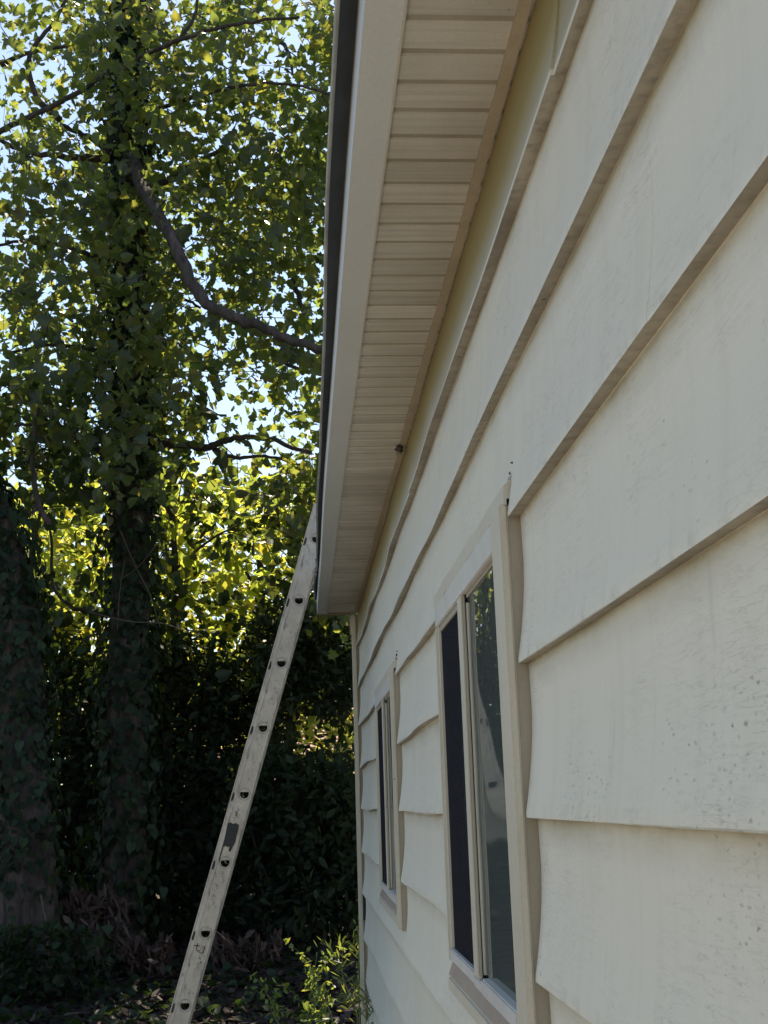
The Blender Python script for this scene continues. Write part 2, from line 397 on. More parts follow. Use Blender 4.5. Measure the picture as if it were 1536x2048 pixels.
# ------------------------------------------------------------------ leaf clouds
def tmpl_maple():
    o = []
    for an, r in ((-90, .14), (-66, .42), (-42, .36), (-12, .60), (8, .40), (24, .50), (40, .66), (57, .46), (74, .60), (90, .80)):
        o.append((r * math.cos(math.radians(an)), r * math.sin(math.radians(an))))
    return o
def tmpl_heart():
    return [(0, -.38), (.20, -.52), (.42, -.40), (.50, -.12), (.40, .18), (.20, .45), (0, .72)]
def tmpl_oval():
    return [(0, -.6), (.20, -.30), (.27, 0), (.18, .34), (0, .7)]
def tmpl_blade():
    return [(0, -.6), (.09, -.2), (.085, .2), (0, .7)]
TM = dict(maple=tmpl_maple(), heart=tmpl_heart(), oval=tmpl_oval(), blade=tmpl_blade())
def leaf_mesh(name, pos, size, mat, shape='maple', nrm=None, up=0.5, fold=0.25, droop=0.0, axis=None):
    """pos (n,3); every leaf is two halves folded along its midrib"""
    pos = np.asarray(pos, float); n = len(pos)
    half = TM[shape]; k = len(half)
    L = np.array([(0, y, 0) if abs(x) < 1e-6 else (x, y, abs(x) * fold) for x, y in half])
    # shared midrib verts: first and last point of half lie on the rib
    R = L[1:-1] * np.array([-1, 1, 1])
    T = np.vstack([L, R]); nv = len(T)
    T[:, 2] -= droop * T[:, 1] ** 2
    if nrm is None:
        nrm = rng.normal(size=(n, 3)); nrm /= np.linalg.norm(nrm, axis=1)[:, None]
        nrm[:, 2] += up
    else:
        nrm = np.asarray(nrm, float) + rng.normal(size=(n, 3)) * 0.35
    nrm /= np.linalg.norm(nrm, axis=1)[:, None]
    ax = rng.normal(size=(n, 3)) if axis is None else np.tile(np.array(axis, float), (n, 1)) + rng.normal(size=(n, 3)) * 0.35
    ax -= (ax * nrm).sum(1)[:, None] * nrm
    ax /= np.linalg.norm(ax, axis=1)[:, None]
    sd_ = np.cross(ax, nrm)
    s = (np.full(n, size) if np.isscalar(size) else np.asarray(size)) * rng.uniform(0.55, 1.4, n)
    V = pos[:, None, :] + s[:, None, None] * (T[None, :, 0, None] * sd_[:, None, :] + T[None, :, 1, None] * ax[:, None, :] + T[None, :, 2, None] * nrm[:, None, :])
    V = V.reshape(-1, 3)
    fa = list(range(k))
    fb = [0] + list(range(k, nv)) + [k - 1]
    fb = fb[::-1]
    loops1 = np.array(fa + fb)
    loops = (loops1[None, :] + (np.arange(n) * nv)[:, None]).ravel()
    me = D.meshes.new(name)
    me.vertices.add(len(V)); me.vertices.foreach_set('co', V.ravel())
    me.loops.add(len(loops)); me.loops.foreach_set('vertex_index', loops.astype(np.int32))
    me.polygons.add(2 * n)
    me.polygons.foreach_set('loop_start', (np.arange(2 * n) * k).astype(np.int32))
    me.update(calc_edges=True); me.validate()
    me.materials.append(mat)
    return me
def leaves(name, pos, size, mat, parent, shape='maple', kind='stuff', **kw):
    return link(name, leaf_mesh(name, pos, size, mat, shape, **kw), parent, kind)
def clusters(centers, per, spread):
    c = np.asarray(centers, float)
    c = np.repeat(c, per, axis=0)
    return c + rng.normal(size=c.shape) * spread

# ================================================================== GROUND
def ground_z(x, y):
    t = min(1, max(0, (y - 7.5) / 4.0)); t = t * t * (3 - 2 * t)
    z = 0.30 * t + max(0, y - 11.5) * 0.035
    return z + 0.03 * math.sin(x * 1.7 + y * .6) * t + 0.02 * math.sin(x * 3.1 - y * 2.3) * t
def ground():
    ma, t, b = newmat('forest_soil')
    p = mapping(t, (1, 1, 1))
    c = ramp(t, noise(t, p, 6, 8, 0.7), [(0.3, (0.022, 0.015, 0.013)), (0.55, (0.06, 0.042, 0.034)), (0.75, (0.11, 0.078, 0.06))])
    t.links.new(c, b.inputs['Base Color']); b.inputs['Roughness'].default_value = 0.95
    bump(t, b, noise(t, p, 25, 6), 0.8, 0.03)
    xs = sorted(set([-400, -150, -60, -30] + [x * .5 for x in range(-30, 25)] + [20, 40, 90, 200, 400]))
    ys = sorted(set([-400, -100, -40, -15] + [y * .5 for y in range(-8, 50)] + [35, 60, 120, 260, 700]))
    mb = MB()
    for y in ys:
        for x in xs: mb.v.append((x, y, ground_z(x, min(y, 60))))
    W = len(xs)
    for j in range(len(ys) - 1):
        for i in range(W - 1): mb.f.append((j * W + i, j * W + i + 1, (j + 1) * W + i + 1, (j + 1) * W + i))
    o = mb.build('ground', ma, smooth=True); o['kind'] = 'structure'
ground()
def path():  # unseen pale strip added to bounce light up onto soffit and wall
    ma, t, b = newmat('bounce_gravel')
    p = mapping(t, (1, 1, 1))
    c = ramp(t, noise(t, p, 60, 6, 0.7), [(0.3, (0.22, 0.20, 0.165)), (0.7, (0.40, 0.36, 0.31))])
    t.links.new(c, b.inputs['Base Color']); b.inputs['Roughness'].default_value = 0.95
    bump(t, b, noise(t, p, 90, 4), 0.6, 0.01)
    mb = MB(); n = 40
    for i in range(n + 1):
        y = -14 + 19.5 * i / n
        mb.v += [(-3.6 + .3 * math.sin(y * .6), y, .02 + ground_z(-3, y)), (.30, y, .03 + ground_z(.2, y))]
    for i in range(n): mb.f.append((2 * i, 2 * i + 1, 2 * i + 3, 2 * i + 2))
    o = mb.build('path', ma); o['kind'] = 'structure'
path()

# ================================================================== HOUSE
house = empty('house', (0.345, 0, 0), 'cream lap sided house with two sliding windows under its eave', 'house')
H = EYE + 1.095                     # soffit height
YN, YC = -1.2, 6.90                 # near end of what is built and far corner
XW = 0.345                          # face of the wall behind the boards
WIN = [(1.785, 2.775), (4.14, 5.175)]
WZ0, WZ1 = EYE - 0.40, EYE + 0.462

# wall shell with openings (sheathing behind the boards), other walls, floor, ceiling
mb = MB()
x0, x1 = 0.352, 0.46
ys = [YN, WIN[0][0] + .02, WIN[0][1] - .02, WIN[1][0] + .02, WIN[1][1] - .02, YC]
for i in range(5):
    if i % 2 == 0: mb.box(x0, x1, ys[i], ys[i + 1], 0, H + .06)
    else:
        mb.box(x0, x1, ys[i], ys[i + 1], 0, WZ0 + .02); mb.box(x0, x1, ys[i], ys[i + 1], WZ1 - .02, H + .06)
mb.box(x1, 6.9, YC - .1, YC - .002, 0, H + .06); mb.box(x1, 6.9, YN, YN + .1, 0, H + .06); mb.box(6.9, 7.0, YN, YC, 0, H + .06)
mb.build('wall', M['siding'], house)
mb = MB()
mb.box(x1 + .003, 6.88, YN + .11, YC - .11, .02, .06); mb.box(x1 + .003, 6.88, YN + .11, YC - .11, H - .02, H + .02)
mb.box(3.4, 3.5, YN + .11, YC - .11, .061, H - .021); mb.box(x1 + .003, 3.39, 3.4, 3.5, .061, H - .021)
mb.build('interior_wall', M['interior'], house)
# gable triangle at the far end and the roof
mb = MB()
for yy in (YC - .1, YN):
    mb = MB(); n = 0
    for (x, z) in ((x0, H + .06), (7.0, H + .06), (3.7, H + 1.15)):
        mb.v += [(x, yy, z), (x, yy + .098, z)]
    mb.f += [(n, n + 2, n + 4), (n + 1, n + 5, n + 3), (n, n + 1, n + 3, n + 2), (n + 2, n + 3, n + 5, n + 4), (n + 4, n + 5, n + 1, n)]
    mb.build('gable_wall', M['siding'], house)

# siding boards: one object per board, concave Dutch profile, closed behind
LAP = 0.2275
def lap_bottom(k): return EYE + 0.883 - LAP * (k - 1)      # k = 1 is the first lap below the eave course
def prof(u):
    """outward offset of the face for u = 0 (bottom) .. 1 (top)"""
    return 0.018 * (1 - min(1, u / 0.75)) ** 1.7 - 0.0015 * math.sin(math.pi * min(1, u)) 
def wave(y, k, ph):
    s = min(1, max(0, (y - 1.3) / 2.5))
    dz = 0.0022 * math.sin(y * 2.1 + ph) + s * 0.0045 * math.sin(y * 4.3 + ph * 1.7)
    dx = 0.0015 * math.sin(y * 1.7 + ph * 2.3) + s * 0.0024 * math.sin(y * 4.1 + ph * .6) + s * .0012 * math.sin(y * 9.7 + ph * 1.3)
    return dx, dz
def plank(y0, y1, k, zlo=None, zhi=None, off=0.0):
    zb = lap_bottom(k); ph = k * 1.9
    full = zlo is None
    zlo = zb if full else zlo
    zhi = zb + LAP + .012 if zhi is None else zhi
    us = [0, .03, .08, .15, .25, .38, .52, .68, .85, 1.05]
    zs = [z for z in (zb + u * LAP for u in us) if zlo - 1e-4 <= z <= zhi + 1e-4]
    if not zs or zs[0] > zlo + .003: zs = [zlo] + zs
    if zs[-1] < zhi - .003: zs.append(zhi)
    n = max(2, int((y1 - y0) / 0.06) + 1)
    mb = MB(); rows = []
    P = len(zs) + (3 if full else 2)
    for i in range(n):
        y = y0 + (y1 - y0) * i / (n - 1)
        dx, dz = wave(y, k, ph)
        for j, z in enumerate(zs):
            u = (z - zb) / LAP
            g = max(0, 1 - u)
            x = XW - prof(u) + dx * (0.35 + .65 * g) - off * g
            if full and j == 0: x += .0016
            mb.v.append((x, y, z + dz * g))
        mb.v.append((0.3515, y, zs[-1]))
        if full:
            mb.v.append((0.3515, y, zs[0] + .004)); mb.v.append((XW + dx - .0005, y, zs[0] + .001 + dz))
        else: mb.v.append((0.3515, y, zs[0]))
    for i in range(n - 1):
        for j in range(P):
            j2 = (j + 1) % P
            mb.f.append((i * P + j, i * P + j2, (i + 1) * P + j2, (i + 1) * P + j))
    mb.f.append(tuple(range(P))[::-1]); mb.f.append(tuple((n - 1) * P + j for j in range(P)))
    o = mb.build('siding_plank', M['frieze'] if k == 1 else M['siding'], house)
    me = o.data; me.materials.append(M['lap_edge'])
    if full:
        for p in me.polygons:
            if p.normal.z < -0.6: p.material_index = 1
    me.polygons.foreach_set('use_smooth', [True] * len(me.polygons))
    me.set_sharp_from_angle(angle=math.radians(38))
    return o
seams = {0: [2.2, 4.6], 1: [1.30, 3.35], 2: [2.05, 5.0], 3: [1.02, 3.6], 9: [2.6, 5.4], 8: [4.0], 10: [3.0], 11: [1.9]}
SE = 6.872
for k in range(1, 13):
    zb = lap_bottom(k)
    if zb < -.2: break
    top = zb + LAP
    zlo = None; zhi = None
    if k == 1: zhi = H - .002
    if zb < .02: zlo = .02
    segs = []
    inwin = top > WZ0 and zb < WZ1
    if inwin:
        segs = [(YN, WIN[0][0] - .003), (WIN[0][1] + .004, WIN[1][0] - .003), (WIN[1][1] + .004, SE)]
    else: segs = [(YN, SE)]
    for (a0, a1) in segs:
        cuts = [c for c in seams.get(k, []) if a0 + .2 < c < a1 - .2]
        pts = [a0] + cuts + [a1]
        for i in range(len(pts) - 1):
            plank(pts[i], pts[i + 1] + (0.004 if i < len(pts) - 2 else 0), k, zlo, zhi, off=(0.005 if k == 1 else 0.0009) * (i % 2))
    if inwin:
        for (wa, wb) in WIN:
            if zb < WZ1 and top > WZ1 + .03: plank(wa - .002, wb + .003, k, WZ1 + .027, None)
            if zb < WZ0 and top > WZ0: plank(wa - .002, wb + .003, k, None, WZ0 - .001)

# corner post, a pale flange standing proud with a deep brown return
mb = MB().box(.3075, .3300, 6.905, 6.985, .02, H - .012)
mb.build('corner_post', M['post'], house, bevel=.003)
MB().box(.3302, .40, 6.93, 6.987, .02, H - .012).build('corner_channel', M['channel'], house)
# grime and a torn board end at the foot of the post
MB().box(.331, .349, 6.885, 6.925, EYE - .62, EYE - .47).build('dark_gap', M['caulk'], house)

# soffit: boards with grooves between
sof = link('soffit', MB().box(.155, .350, YN, YC + .02, H + .0034, H + .012).mesh('soffit', M['soffit_groove']), house)
PIT = 0.0780
y = 1.477 - PIT * 36
mes = []
for q in range(4):
    mes.append(None)
i = 0
while y < YC - .02:
    ya, yb = y + .0140, y + PIT
    if ya > YN + .02:
        mb = MB(); s = random.uniform(-.0006, .0006); s2 = random.uniform(-.0006, .0006)
        ye = min(yb, YC)
        mb.v += [(.156, ya, H + .0032), (.349, ya, H + .0032), (.349, ye, H + .0032), (.156, ye, H + .0032),
                 (.156, ya + .002, H + s), (.349, ya + .002, H + s2), (.349, ye - .002, H + s2), (.156, ye - .002, H + s)]
        mb.f += [(4, 5, 6, 7), (0, 1, 5, 4), (1, 2, 6, 5), (2, 3, 7, 6), (3, 0, 4, 7)]
        o = mb.build('soffit_board', M['soffit'], sof)
    y += PIT; i += 1

def long_strip(name, fn, mat, parent, y0=YN, y1=YC, step=.08, smooth=False, mats=None, kind=None):
    """extrudes a closed section fn(y) -> [(x, z), ...] along the wall"""
    mb = MB(); n = int((y1 - y0) / step) + 1; P = None
    for i in range(n + 1):
        y = y0 + (y1 - y0) * i / n
        s = fn(y); P = len(s)
        mb.v += [(x, y, z) for x, z in s]
    for i in range(n):
        for j in range(P):
            mb.f.append((i * P + j, i * P + (j + 1) % P, (i + 1) * P + (j + 1) % P, (i + 1) * P + j))
    mb.f.append(tuple(range(P))[::-1]); mb.f.append(tuple(n * P + j for j in range(P)))
    return mb.build(name, mat, parent, smooth, kind=kind)
jw = lambda y: .0012 * math.sin(y * 3.7) + .0007 * math.sin(y * 8.9)
long_strip('eave_channel', lambda y: [(.3225 + jw(y), H - .004), (.3415 + jw(y), H - .004 - .001 * math.sin(y * 5)), (.3415 + jw(y), H + .005), (.3225 + jw(y), H + .005)], M['channel'], house)
fw = lambda y: .0030 * math.sin(y * 0.95 + 1.2) + .001 * math.sin(y * 2.6)
long_strip('fascia', lambda y: [(.1035 + fw(y), H - .004), (.161 + .6 * fw(y), H - .004), (.161 + .6 * fw(y), H + .004), (.112 + fw(y), H + .010), (.112 + fw(y), H + .10), (.1025 + fw(y), H + .10)], M['fascia'], house, YN, YC + .03)
# a thin pale bead where the fascia turns up
long_strip('fascia_bead', lambda y: [(.1605 + .6 * fw(y), H - .0055), (.1640 + .6 * fw(y), H - .0055), (.1640 + .6 * fw(y), H - .001), (.1605 + .6 * fw(y), H - .001)], M['trim'], house, YN, YC + .028)
# roof deck underside overhanging the fascia, with a wavy metal drip lip
def lipx(y):
    b = .0672 + max(0, y - 2.5) * .0052
    b += .0022 * math.sin(y * 2.3 + .4) + .0013 * math.sin(y * 5.1)
    if y > 5: b += .006 * math.exp(-((y - 5.95) / .22) ** 2) - .010 * math.exp(-((y - 6.45) / .25) ** 2) 
    return b
def lipz(y):
    return H + .078 + .003 * math.sin(y * 3.1) + .010 * math.exp(-((y - 6.0) / .2) ** 2)
long_strip('drip_edge', lambda y: [(lipx(y) + .008, lipz(y) - .002), (.1022 + fw(y), H + .086), (.1022 + fw(y), H + .0885), (lipx(y) + .008, lipz(y) + .001)], M['roof_under'], house, YN, YC + .03, .06)
long_strip('drip_lip', lambda y: [(lipx(y), lipz(y) + .0005), (lipx(y) + .0078, lipz(y) - .004), (lipx(y) + .0078, lipz(y) + .001), (lipx(y) + .001, lipz(y) + .004)], M['lip'], house, YN, YC + .03, .06, True)
# loose flap of the lip peeled away where the ladder bears on it
fl = []
for i in range(15):
    y_ = 5.70 + i * .06
    fl.append((lipx(y_) - .004 + .010 * math.sin(i * 1.1), y_, lipz(y_) - .012 + .012 * math.sin(i * .9 + 1)))
MB().tube(spline(fl, 3), .0045, 6).build('loose_flashing', M['lip'], house, True)
sl = 0.32
roof = link('roof', MB().quad((.112, YN - .05, H + .105), (3.7, YN - .05, H + .105 + sl * 3.588), (3.7, YC + .05, H + .105 + sl * 3.588), (.112, YC + .05, H + .105))
            .quad((7.35, YN - .05, H + .105), (3.7, YN - .05, H + .105 + sl * 3.588), (3.7, YC + .05, H + .105 + sl * 3.588), (7.35, YC + .05, H + .105)).mesh('roof', M['shingle']), house)
y = YN - .05; i = 0
while y < YC:
    ye = min(y + .30, YC + .04)
    for row in range(2):
        s0 = .072 + .010 * random.random() + row * .14
        xa = s0 + max(0, (y - 3)) * .004; xb = xa + .22
        z = lambda x: H + .0925 + (x - .0745) * sl * .55 + row * .006
        mb = MB()
        sh = row * .15
        mb.v += [(xa, y + .003 + sh, z(xa)), (xb, y + .003 + sh, z(xb)), (xb, ye - .003 + sh, z(xb)), (xa, ye - .003 + sh, z(xa))]
        mb.v += [(v[0], v[1], v[2] + .005) for v in mb.v[-4:]]
        mb.f += [(0, 3, 2, 1), (4, 5, 6, 7), (0, 1, 5, 4), (1, 2, 6, 5), (2, 3, 7, 6), (3, 0, 4, 7)]
        mb.build('shingle', M['shingle'], roof)
    y += .30; i += 1
# dark gable return hanging at the far end of the soffit
MB().box(.300, .3065, 6.99, 7.03, H - .12, H + .02).build('gable_return', M['sill'], house)
MB().box(.164, .30, 6.925, 6.96, H - .006, H + .08).build('gable_return', M['sill'], house)

# ---- windows
def window(idx, ya, yb):
    W = empty('window', (0, 0, 0), None, None); W.parent = house; W.location = -house.location
    ztop, zbot = EYE + .447, EYE - .338
    gt, gb = EYE + .397, EYE - .312
    ym = ya + .53                                  # meeting stile
    xf = .318
    yj = ya + .115                                 # inner edge of the near jamb
    # near jamb: flat face with a ridge next to its outer corner
    MB().box(xf, .352, ya + .030, yj, WZ0 - .004, ztop).build('jamb', M['trim'], W, bevel=.002)
    MB().box(xf - .004, .327, ya, ya + .0295, WZ0 - .006, ztop + .002).build('jamb_bead', M['trim'], W, bevel=.003)
    MB().box(.3272, .3505, ya + .004, ya + .0295, WZ0 - .012, ztop + .0115).build('side_channel', M['frame_side'], W)
    MB().box(.334, .3495, ya - .001, ya + .028, ztop + .0455, ztop + .052).build('caulk_bead', M['white_trim'], W, bevel=.002)
    MB().box(.3345, .3495, ya + .001, ya + .026, ztop + .012, ztop + .0275).build('caulk_bead', M['white_trim'], W, bevel=.003)
    # far jamb
    MB().box(xf + .001, .352, yb - .022, yb, zbot, gt + .001).build('jamb', M['trim'], W, bevel=.002)
    # head, its sloping drip cap and the channel of the boards above
    MB().box(xf + .002, .352, yj + .0005, yb - .001, gt, ztop).build('head', M['white_trim'], W, bevel=.002)
    mb = MB()
    s = [(.3225, ztop + .001), (.349, ztop + .001), (.349, ztop + .040), (.331, ztop + .040), (.3225, ztop + .032)]
    n = 14
    for i in range(n + 1):
        y_ = ya + .004 + (yb + .02 - ya) * i / n
        dz = .0015 * math.sin(i * 1.3)
        mb.v += [(x + .0008 * math.sin(i * 2.1), y_, z + dz) for x, z in s]
    for i in range(n):
        for j in range(5): mb.f.append((i * 5 + j, i * 5 + (j + 1) % 5, i * 5 + 5 + (j + 1) % 5, i * 5 + 5 + j))
    mb.f += [(4, 3, 2, 1, 0), tuple(n * 5 + j for j in range(5))]
    mb.build('head_channel', M['trim'], W)
    # bottom rails of the two sashes, sloping brown sill and the channel below
    MB().box(xf + .002, .352, ym + .052, yb - .023, zbot, gb).build('bottom_rail', M['white_trim'], W, bevel=.003)
    MB().box(xf - .001, .352, yj + .0005, ym - .050, zbot - .002, gb + .001).build('bottom_rail', M['white_trim'], W, bevel=.003)
    MB().box(xf + .0005, .352, ym - .0495, ym + .0515, zbot - .001, gb - .008).build('bottom_rail', M['white_trim'], W, bevel=.002)
    mb = MB()
    mb.v += [(xf + .010, yj, zbot - .003), (.350, yj, zbot - .003), (.350, yj, WZ0 + .032), (xf - .0005, yj, WZ0 + .032)]
    mb.v += [(v[0], yb - .004, v[2]) for v in mb.v[-4:]]
    mb.f += [(0, 1, 2, 3), (7, 6, 5, 4), (0, 4, 5, 1), (1, 5, 6, 2), (2, 6, 7, 3), (3, 7, 4, 0)]
    mb.build('sill', M['sill'], W)
    MB().box(xf - .004, .350, yj + .001, yb - .02, WZ0, WZ0 + .0315).build('sill_channel', M['trim'], W, bevel=.004)
    # meeting stile with fluted near face
    ys_ = ym - .006
    so_ = MB().box(xf + .001, .3275, ys_, ym + .051, gb - .0075, gt - .0005).build('meeting_stile', M['trim'], W, bevel=.002)
    for q in range(2):
        MB().box(xf + .0030 + q * .0035, xf + .0046 + q * .0035, ys_ - .0012, ys_ + .002, gb, gt - .002).build('flute', M['frame_side'], so_)
    MB().box(.3276, .3291, ys_ + .002, ym + .050, gb + .001, gt - .002).build('gasket', M['gasket'], W)
    MB().box(.3293, .346, ys_ - .003, ym + .050, gb + .001, gt - .0165).build('sash_stile', M['trim'], W)
    MB().box(.322, .345, yj + .0005, yj + .012, gb + .001, gt - .001).build('sash_stile', M['trim'], W)
    MB().box(.3235, .345, yb - .040, yb - .0225, gb + .001, gt - .001).build('sash_stile', M['trim'], W)
    MB().box(.3260, .344, ym + .0515, yb - .0405, gt - .014, gt - .001).build('sash_rail', M['frame_side'], W)
    MB().box(.3300, .344, yj + .0125, ys_ - .0035, gt - .0075, gt - .001).build('sash_rail', M['frame_side'], W)
    # glass: near pane, far pane, and the insect screen in front of the far pane
    mb = MB(); ny, nz = 10, 22
    for i in range(ny + 1):
        for j in range(nz + 1):
            fy, fz = i / ny, j / nz
            bw = .0011 * math.sin(math.pi * fz * 1.6 + .5) * math.sin(math.pi * fy) + .00022 * math.sin(fz * 17 + fy * 4)
            mb.v.append((.3325 + bw, yj + .0125 + (ys_ - .0036 - yj - .0125) * fy, gb + .001 + (gt - .008 - gb - .001) * fz))
    for i in range(ny):
        for j in range(nz): mb.f.append((i * (nz + 1) + j, i * (nz + 1) + j + 1, (i + 1) * (nz + 1) + j + 1, (i + 1) * (nz + 1) + j))
    pane = mb.build('pane', M['glass'], W, True)
    if pane.data.polygons[0].normal.x > 0: pane.data.flip_normals()      # the pane faces the yard
    MB().box(.3465, .3480, ym + .0515, yb - .0405, gb + .001, gt - .002).build('pane', M['glass'], W)
    MB().box(.3290, .3294, ym + .0515, yb - .0405, gb + .001, gt - .0145).build('insect_screen', M['screen'], W)
    # caulk and rot round the head corners
    mb = MB()
    for (yy, zz, r) in ((ya + .014, ztop + .047, .009), (ya + .022, ztop + .058, .005), (ya + .034, ztop + .054, .003), (ya + .050, ztop + .049, .0025), (ya + .004, ztop + .070, .002),
                        (yb + .025, ztop + .034, .007), (yb + .018, ztop + .047, .006), (yb + .03, ztop + .010, .006)):
        c = Vector((.3475 if yy > ya + .1 else .343, yy, zz)); n0 = len(mb.v)
        for q in range(9):
            an = 2 * math.pi * q / 9; rr = r * random.uniform(.5, 1.2)
            mb.v.append((c.x - .0035 + .001 * random.random(), c.y + rr * math.cos(an), c.z + rr * 1.2 * math.sin(an)))
        mb.v.append((c.x - .007, c.y, c.z)); mb.v.append((c.x + .008, c.y, c.z))
        for q in range(9):
            mb.f.append((n0 + q, n0 + (q + 1) % 9, n0 + 9)); mb.f.append((n0 + (q + 1) % 9, n0 + q, n0 + 10))
    mb.build('rotted_caulk', M['caulk'], W, True, kind='stuff')
    return W, ym, yj, gb, gt
W1, ym1, yj1, gb, gt = window(0, *WIN[0])
W1['label'] = 'near window with a wavy dark pane beside a black insect screen'
W2, ym2, yj2, _, _ = window(1, *WIN[1])
W2['label'] = 'far narrow looking window next to the house corner'

# a pale sliver stands behind the glass at the foot of the near pane
def film(outline, name, mat, x0=.352, bow=.03, nseg=10):
    mb = MB()
    L_, R_ = outline
    A = spline([Vector((0, y, z)) for y, z in L_], 6); B = spline([Vector((0, y, z)) for y, z in R_], 6)
    n = min(len(A), len(B))
    for i in range(n):
        for j in range(nseg + 1):
            t_ = j / nseg
            p = A[i].lerp(B[i], t_)
            mb.v.append((x0 + bow * math.sin(math.pi * t_) * (0.4 + .6 * i / n) + .006 * math.sin(t_ * 9 + i * .4), p.y, p.z))
    for i in range(n - 1):
        for j in range(nseg): mb.f.append((i * (nseg + 1) + j, i * (nseg + 1) + j + 1, (i + 1) * (nseg + 1) + j + 1, (i + 1) * (nseg + 1) + j))
    return mb.build(name, mat, W1, True)
def onx(px, py, x):
    v = ray(px, py); k_ = x / v.x
    return (v.y * k_, EYE + v.z * k_)
Lp = [onx(*p, .342) for p in ((962, 1812), (962, 1850), (964, 1900), (970, 1945))]
Rp = [onx(*p, .342) for p in ((964, 1813), (975, 1852), (977, 1900), (973, 1946))]
film((Lp, Rp), 'pane_sliver', M['pale_strip'], .349, .004)

# small cocoon stuck between the soffit channel and the wall
nb = MB()
cpos = at(799, 894, 1) - Vector((0, 0, EYE)); kk = (H - EYE - .008) / cpos.z
c0 = Vector((cpos.x * kk, cpos.y * kk, H - .012))
nest = empty('insect_cocoon', tuple(c0), 'small grey insect cocoon stuck under the eave channel', 'cocoon')
for (dx, dy, dz, r) in ((0, 0, 0, .011), (.006, .012, -.004, .008), (-.008, .010, -.001, .007), (.002, -.012, -.002, .006)):
    p = c0 + Vector((dx, dy, dz))
    nb = MB().tube([p + Vector((0, -r, 0)), p + Vector((0, -r * .5, -.001)), p, p + Vector((0, r * .6, .001)), p + Vector((0, r * 1.1, 0))], [r * .2, r * .8, r, r * .7, r * .15], 8, .15)
    nb.build('silk_lump', M['nest'], nest, True)
for q in range(5):
    an = q * 1.3
    MB().tube([c0, c0 + Vector((math.cos(an) * .012, math.sin(an) * .02, -.012 - .004 * q))], [.0012, .0006], 5).build('thread', M['nest'], nest)

# ================================================================== LADDER
LY = 5.90
lad_b = Vector((-.7375, LY, 0)) 
ldir = Vector((.0932, 0, .3178)).normalized()             # up along the rail
hole0 = Vector((.0002 * LY, LY, EYE + .1705 * LY))         # uppermost rung hole in view
RS = 0.3312 * LY / 6                                       # rung spacing
def lad_mat():
    ma, t, b = newmat('weathered_aluminium')
    p = mapping(t, (1, 1, 1))
    c = ramp(t, noise(t, p, 9, 6, 0.65), [(0.3, (0.36, 0.31, 0.26)), (0.6, (0.50, 0.445, 0.375)), (0.8, (0.58, 0.53, 0.455))])
    rust = ramp(t, noise(t, mapping(t, (26, 26, 14)), 1.0, 6, 0.75), [(0.55, 0), (0.72, 1)])
    c = mix(t, mathn(t, 'MULTIPLY', rust, 0.75), c, (0.14, 0.085, 0.055))
    sc = ramp(t, noise(t, mapping(t, (60, 60, 4)), 1.0, 4, 0.6), [(0.62, 0), (0.72, 1)])
    c = mix(t, mathn(t, 'MULTIPLY', sc, 0.4), c, (0.20, 0.17, 0.14))
    t.links.new(c, b.inputs['Base Color'])
    b.inputs['Metallic'].default_value = 0.25; b.inputs['Roughness'].default_value = 0.5
    bump(t, b, noise(t, p, 90, 4), 0.15, 0.002)
    return ma
M['alu'] = lad_mat()
M['alu_dark'] = simple('grey_aluminium', (0.33, 0.33, 0.32), 0.45, 0.4, 0.4, 30)
M['black_paint'] = simple('black_paint_patch', (0.022, 0.019, 0.022), 0.6, 0, 0.6, 60)
ladder = empty('extension_ladder', (-.7375, LY, 0), 'worn aluminium extension ladder leaning on the roof edge', 'ladder')
side = Vector((ldir.z, 0, -ldir.x))                        # across the rail, towards the house
def L(u, v, dy=0.0): return hole0 + ldir * u + side * v + Vector((0, dy, 0))
HW = .0385
u_bot = -(hole0.z - .01) / ldir.z
u_top = .62
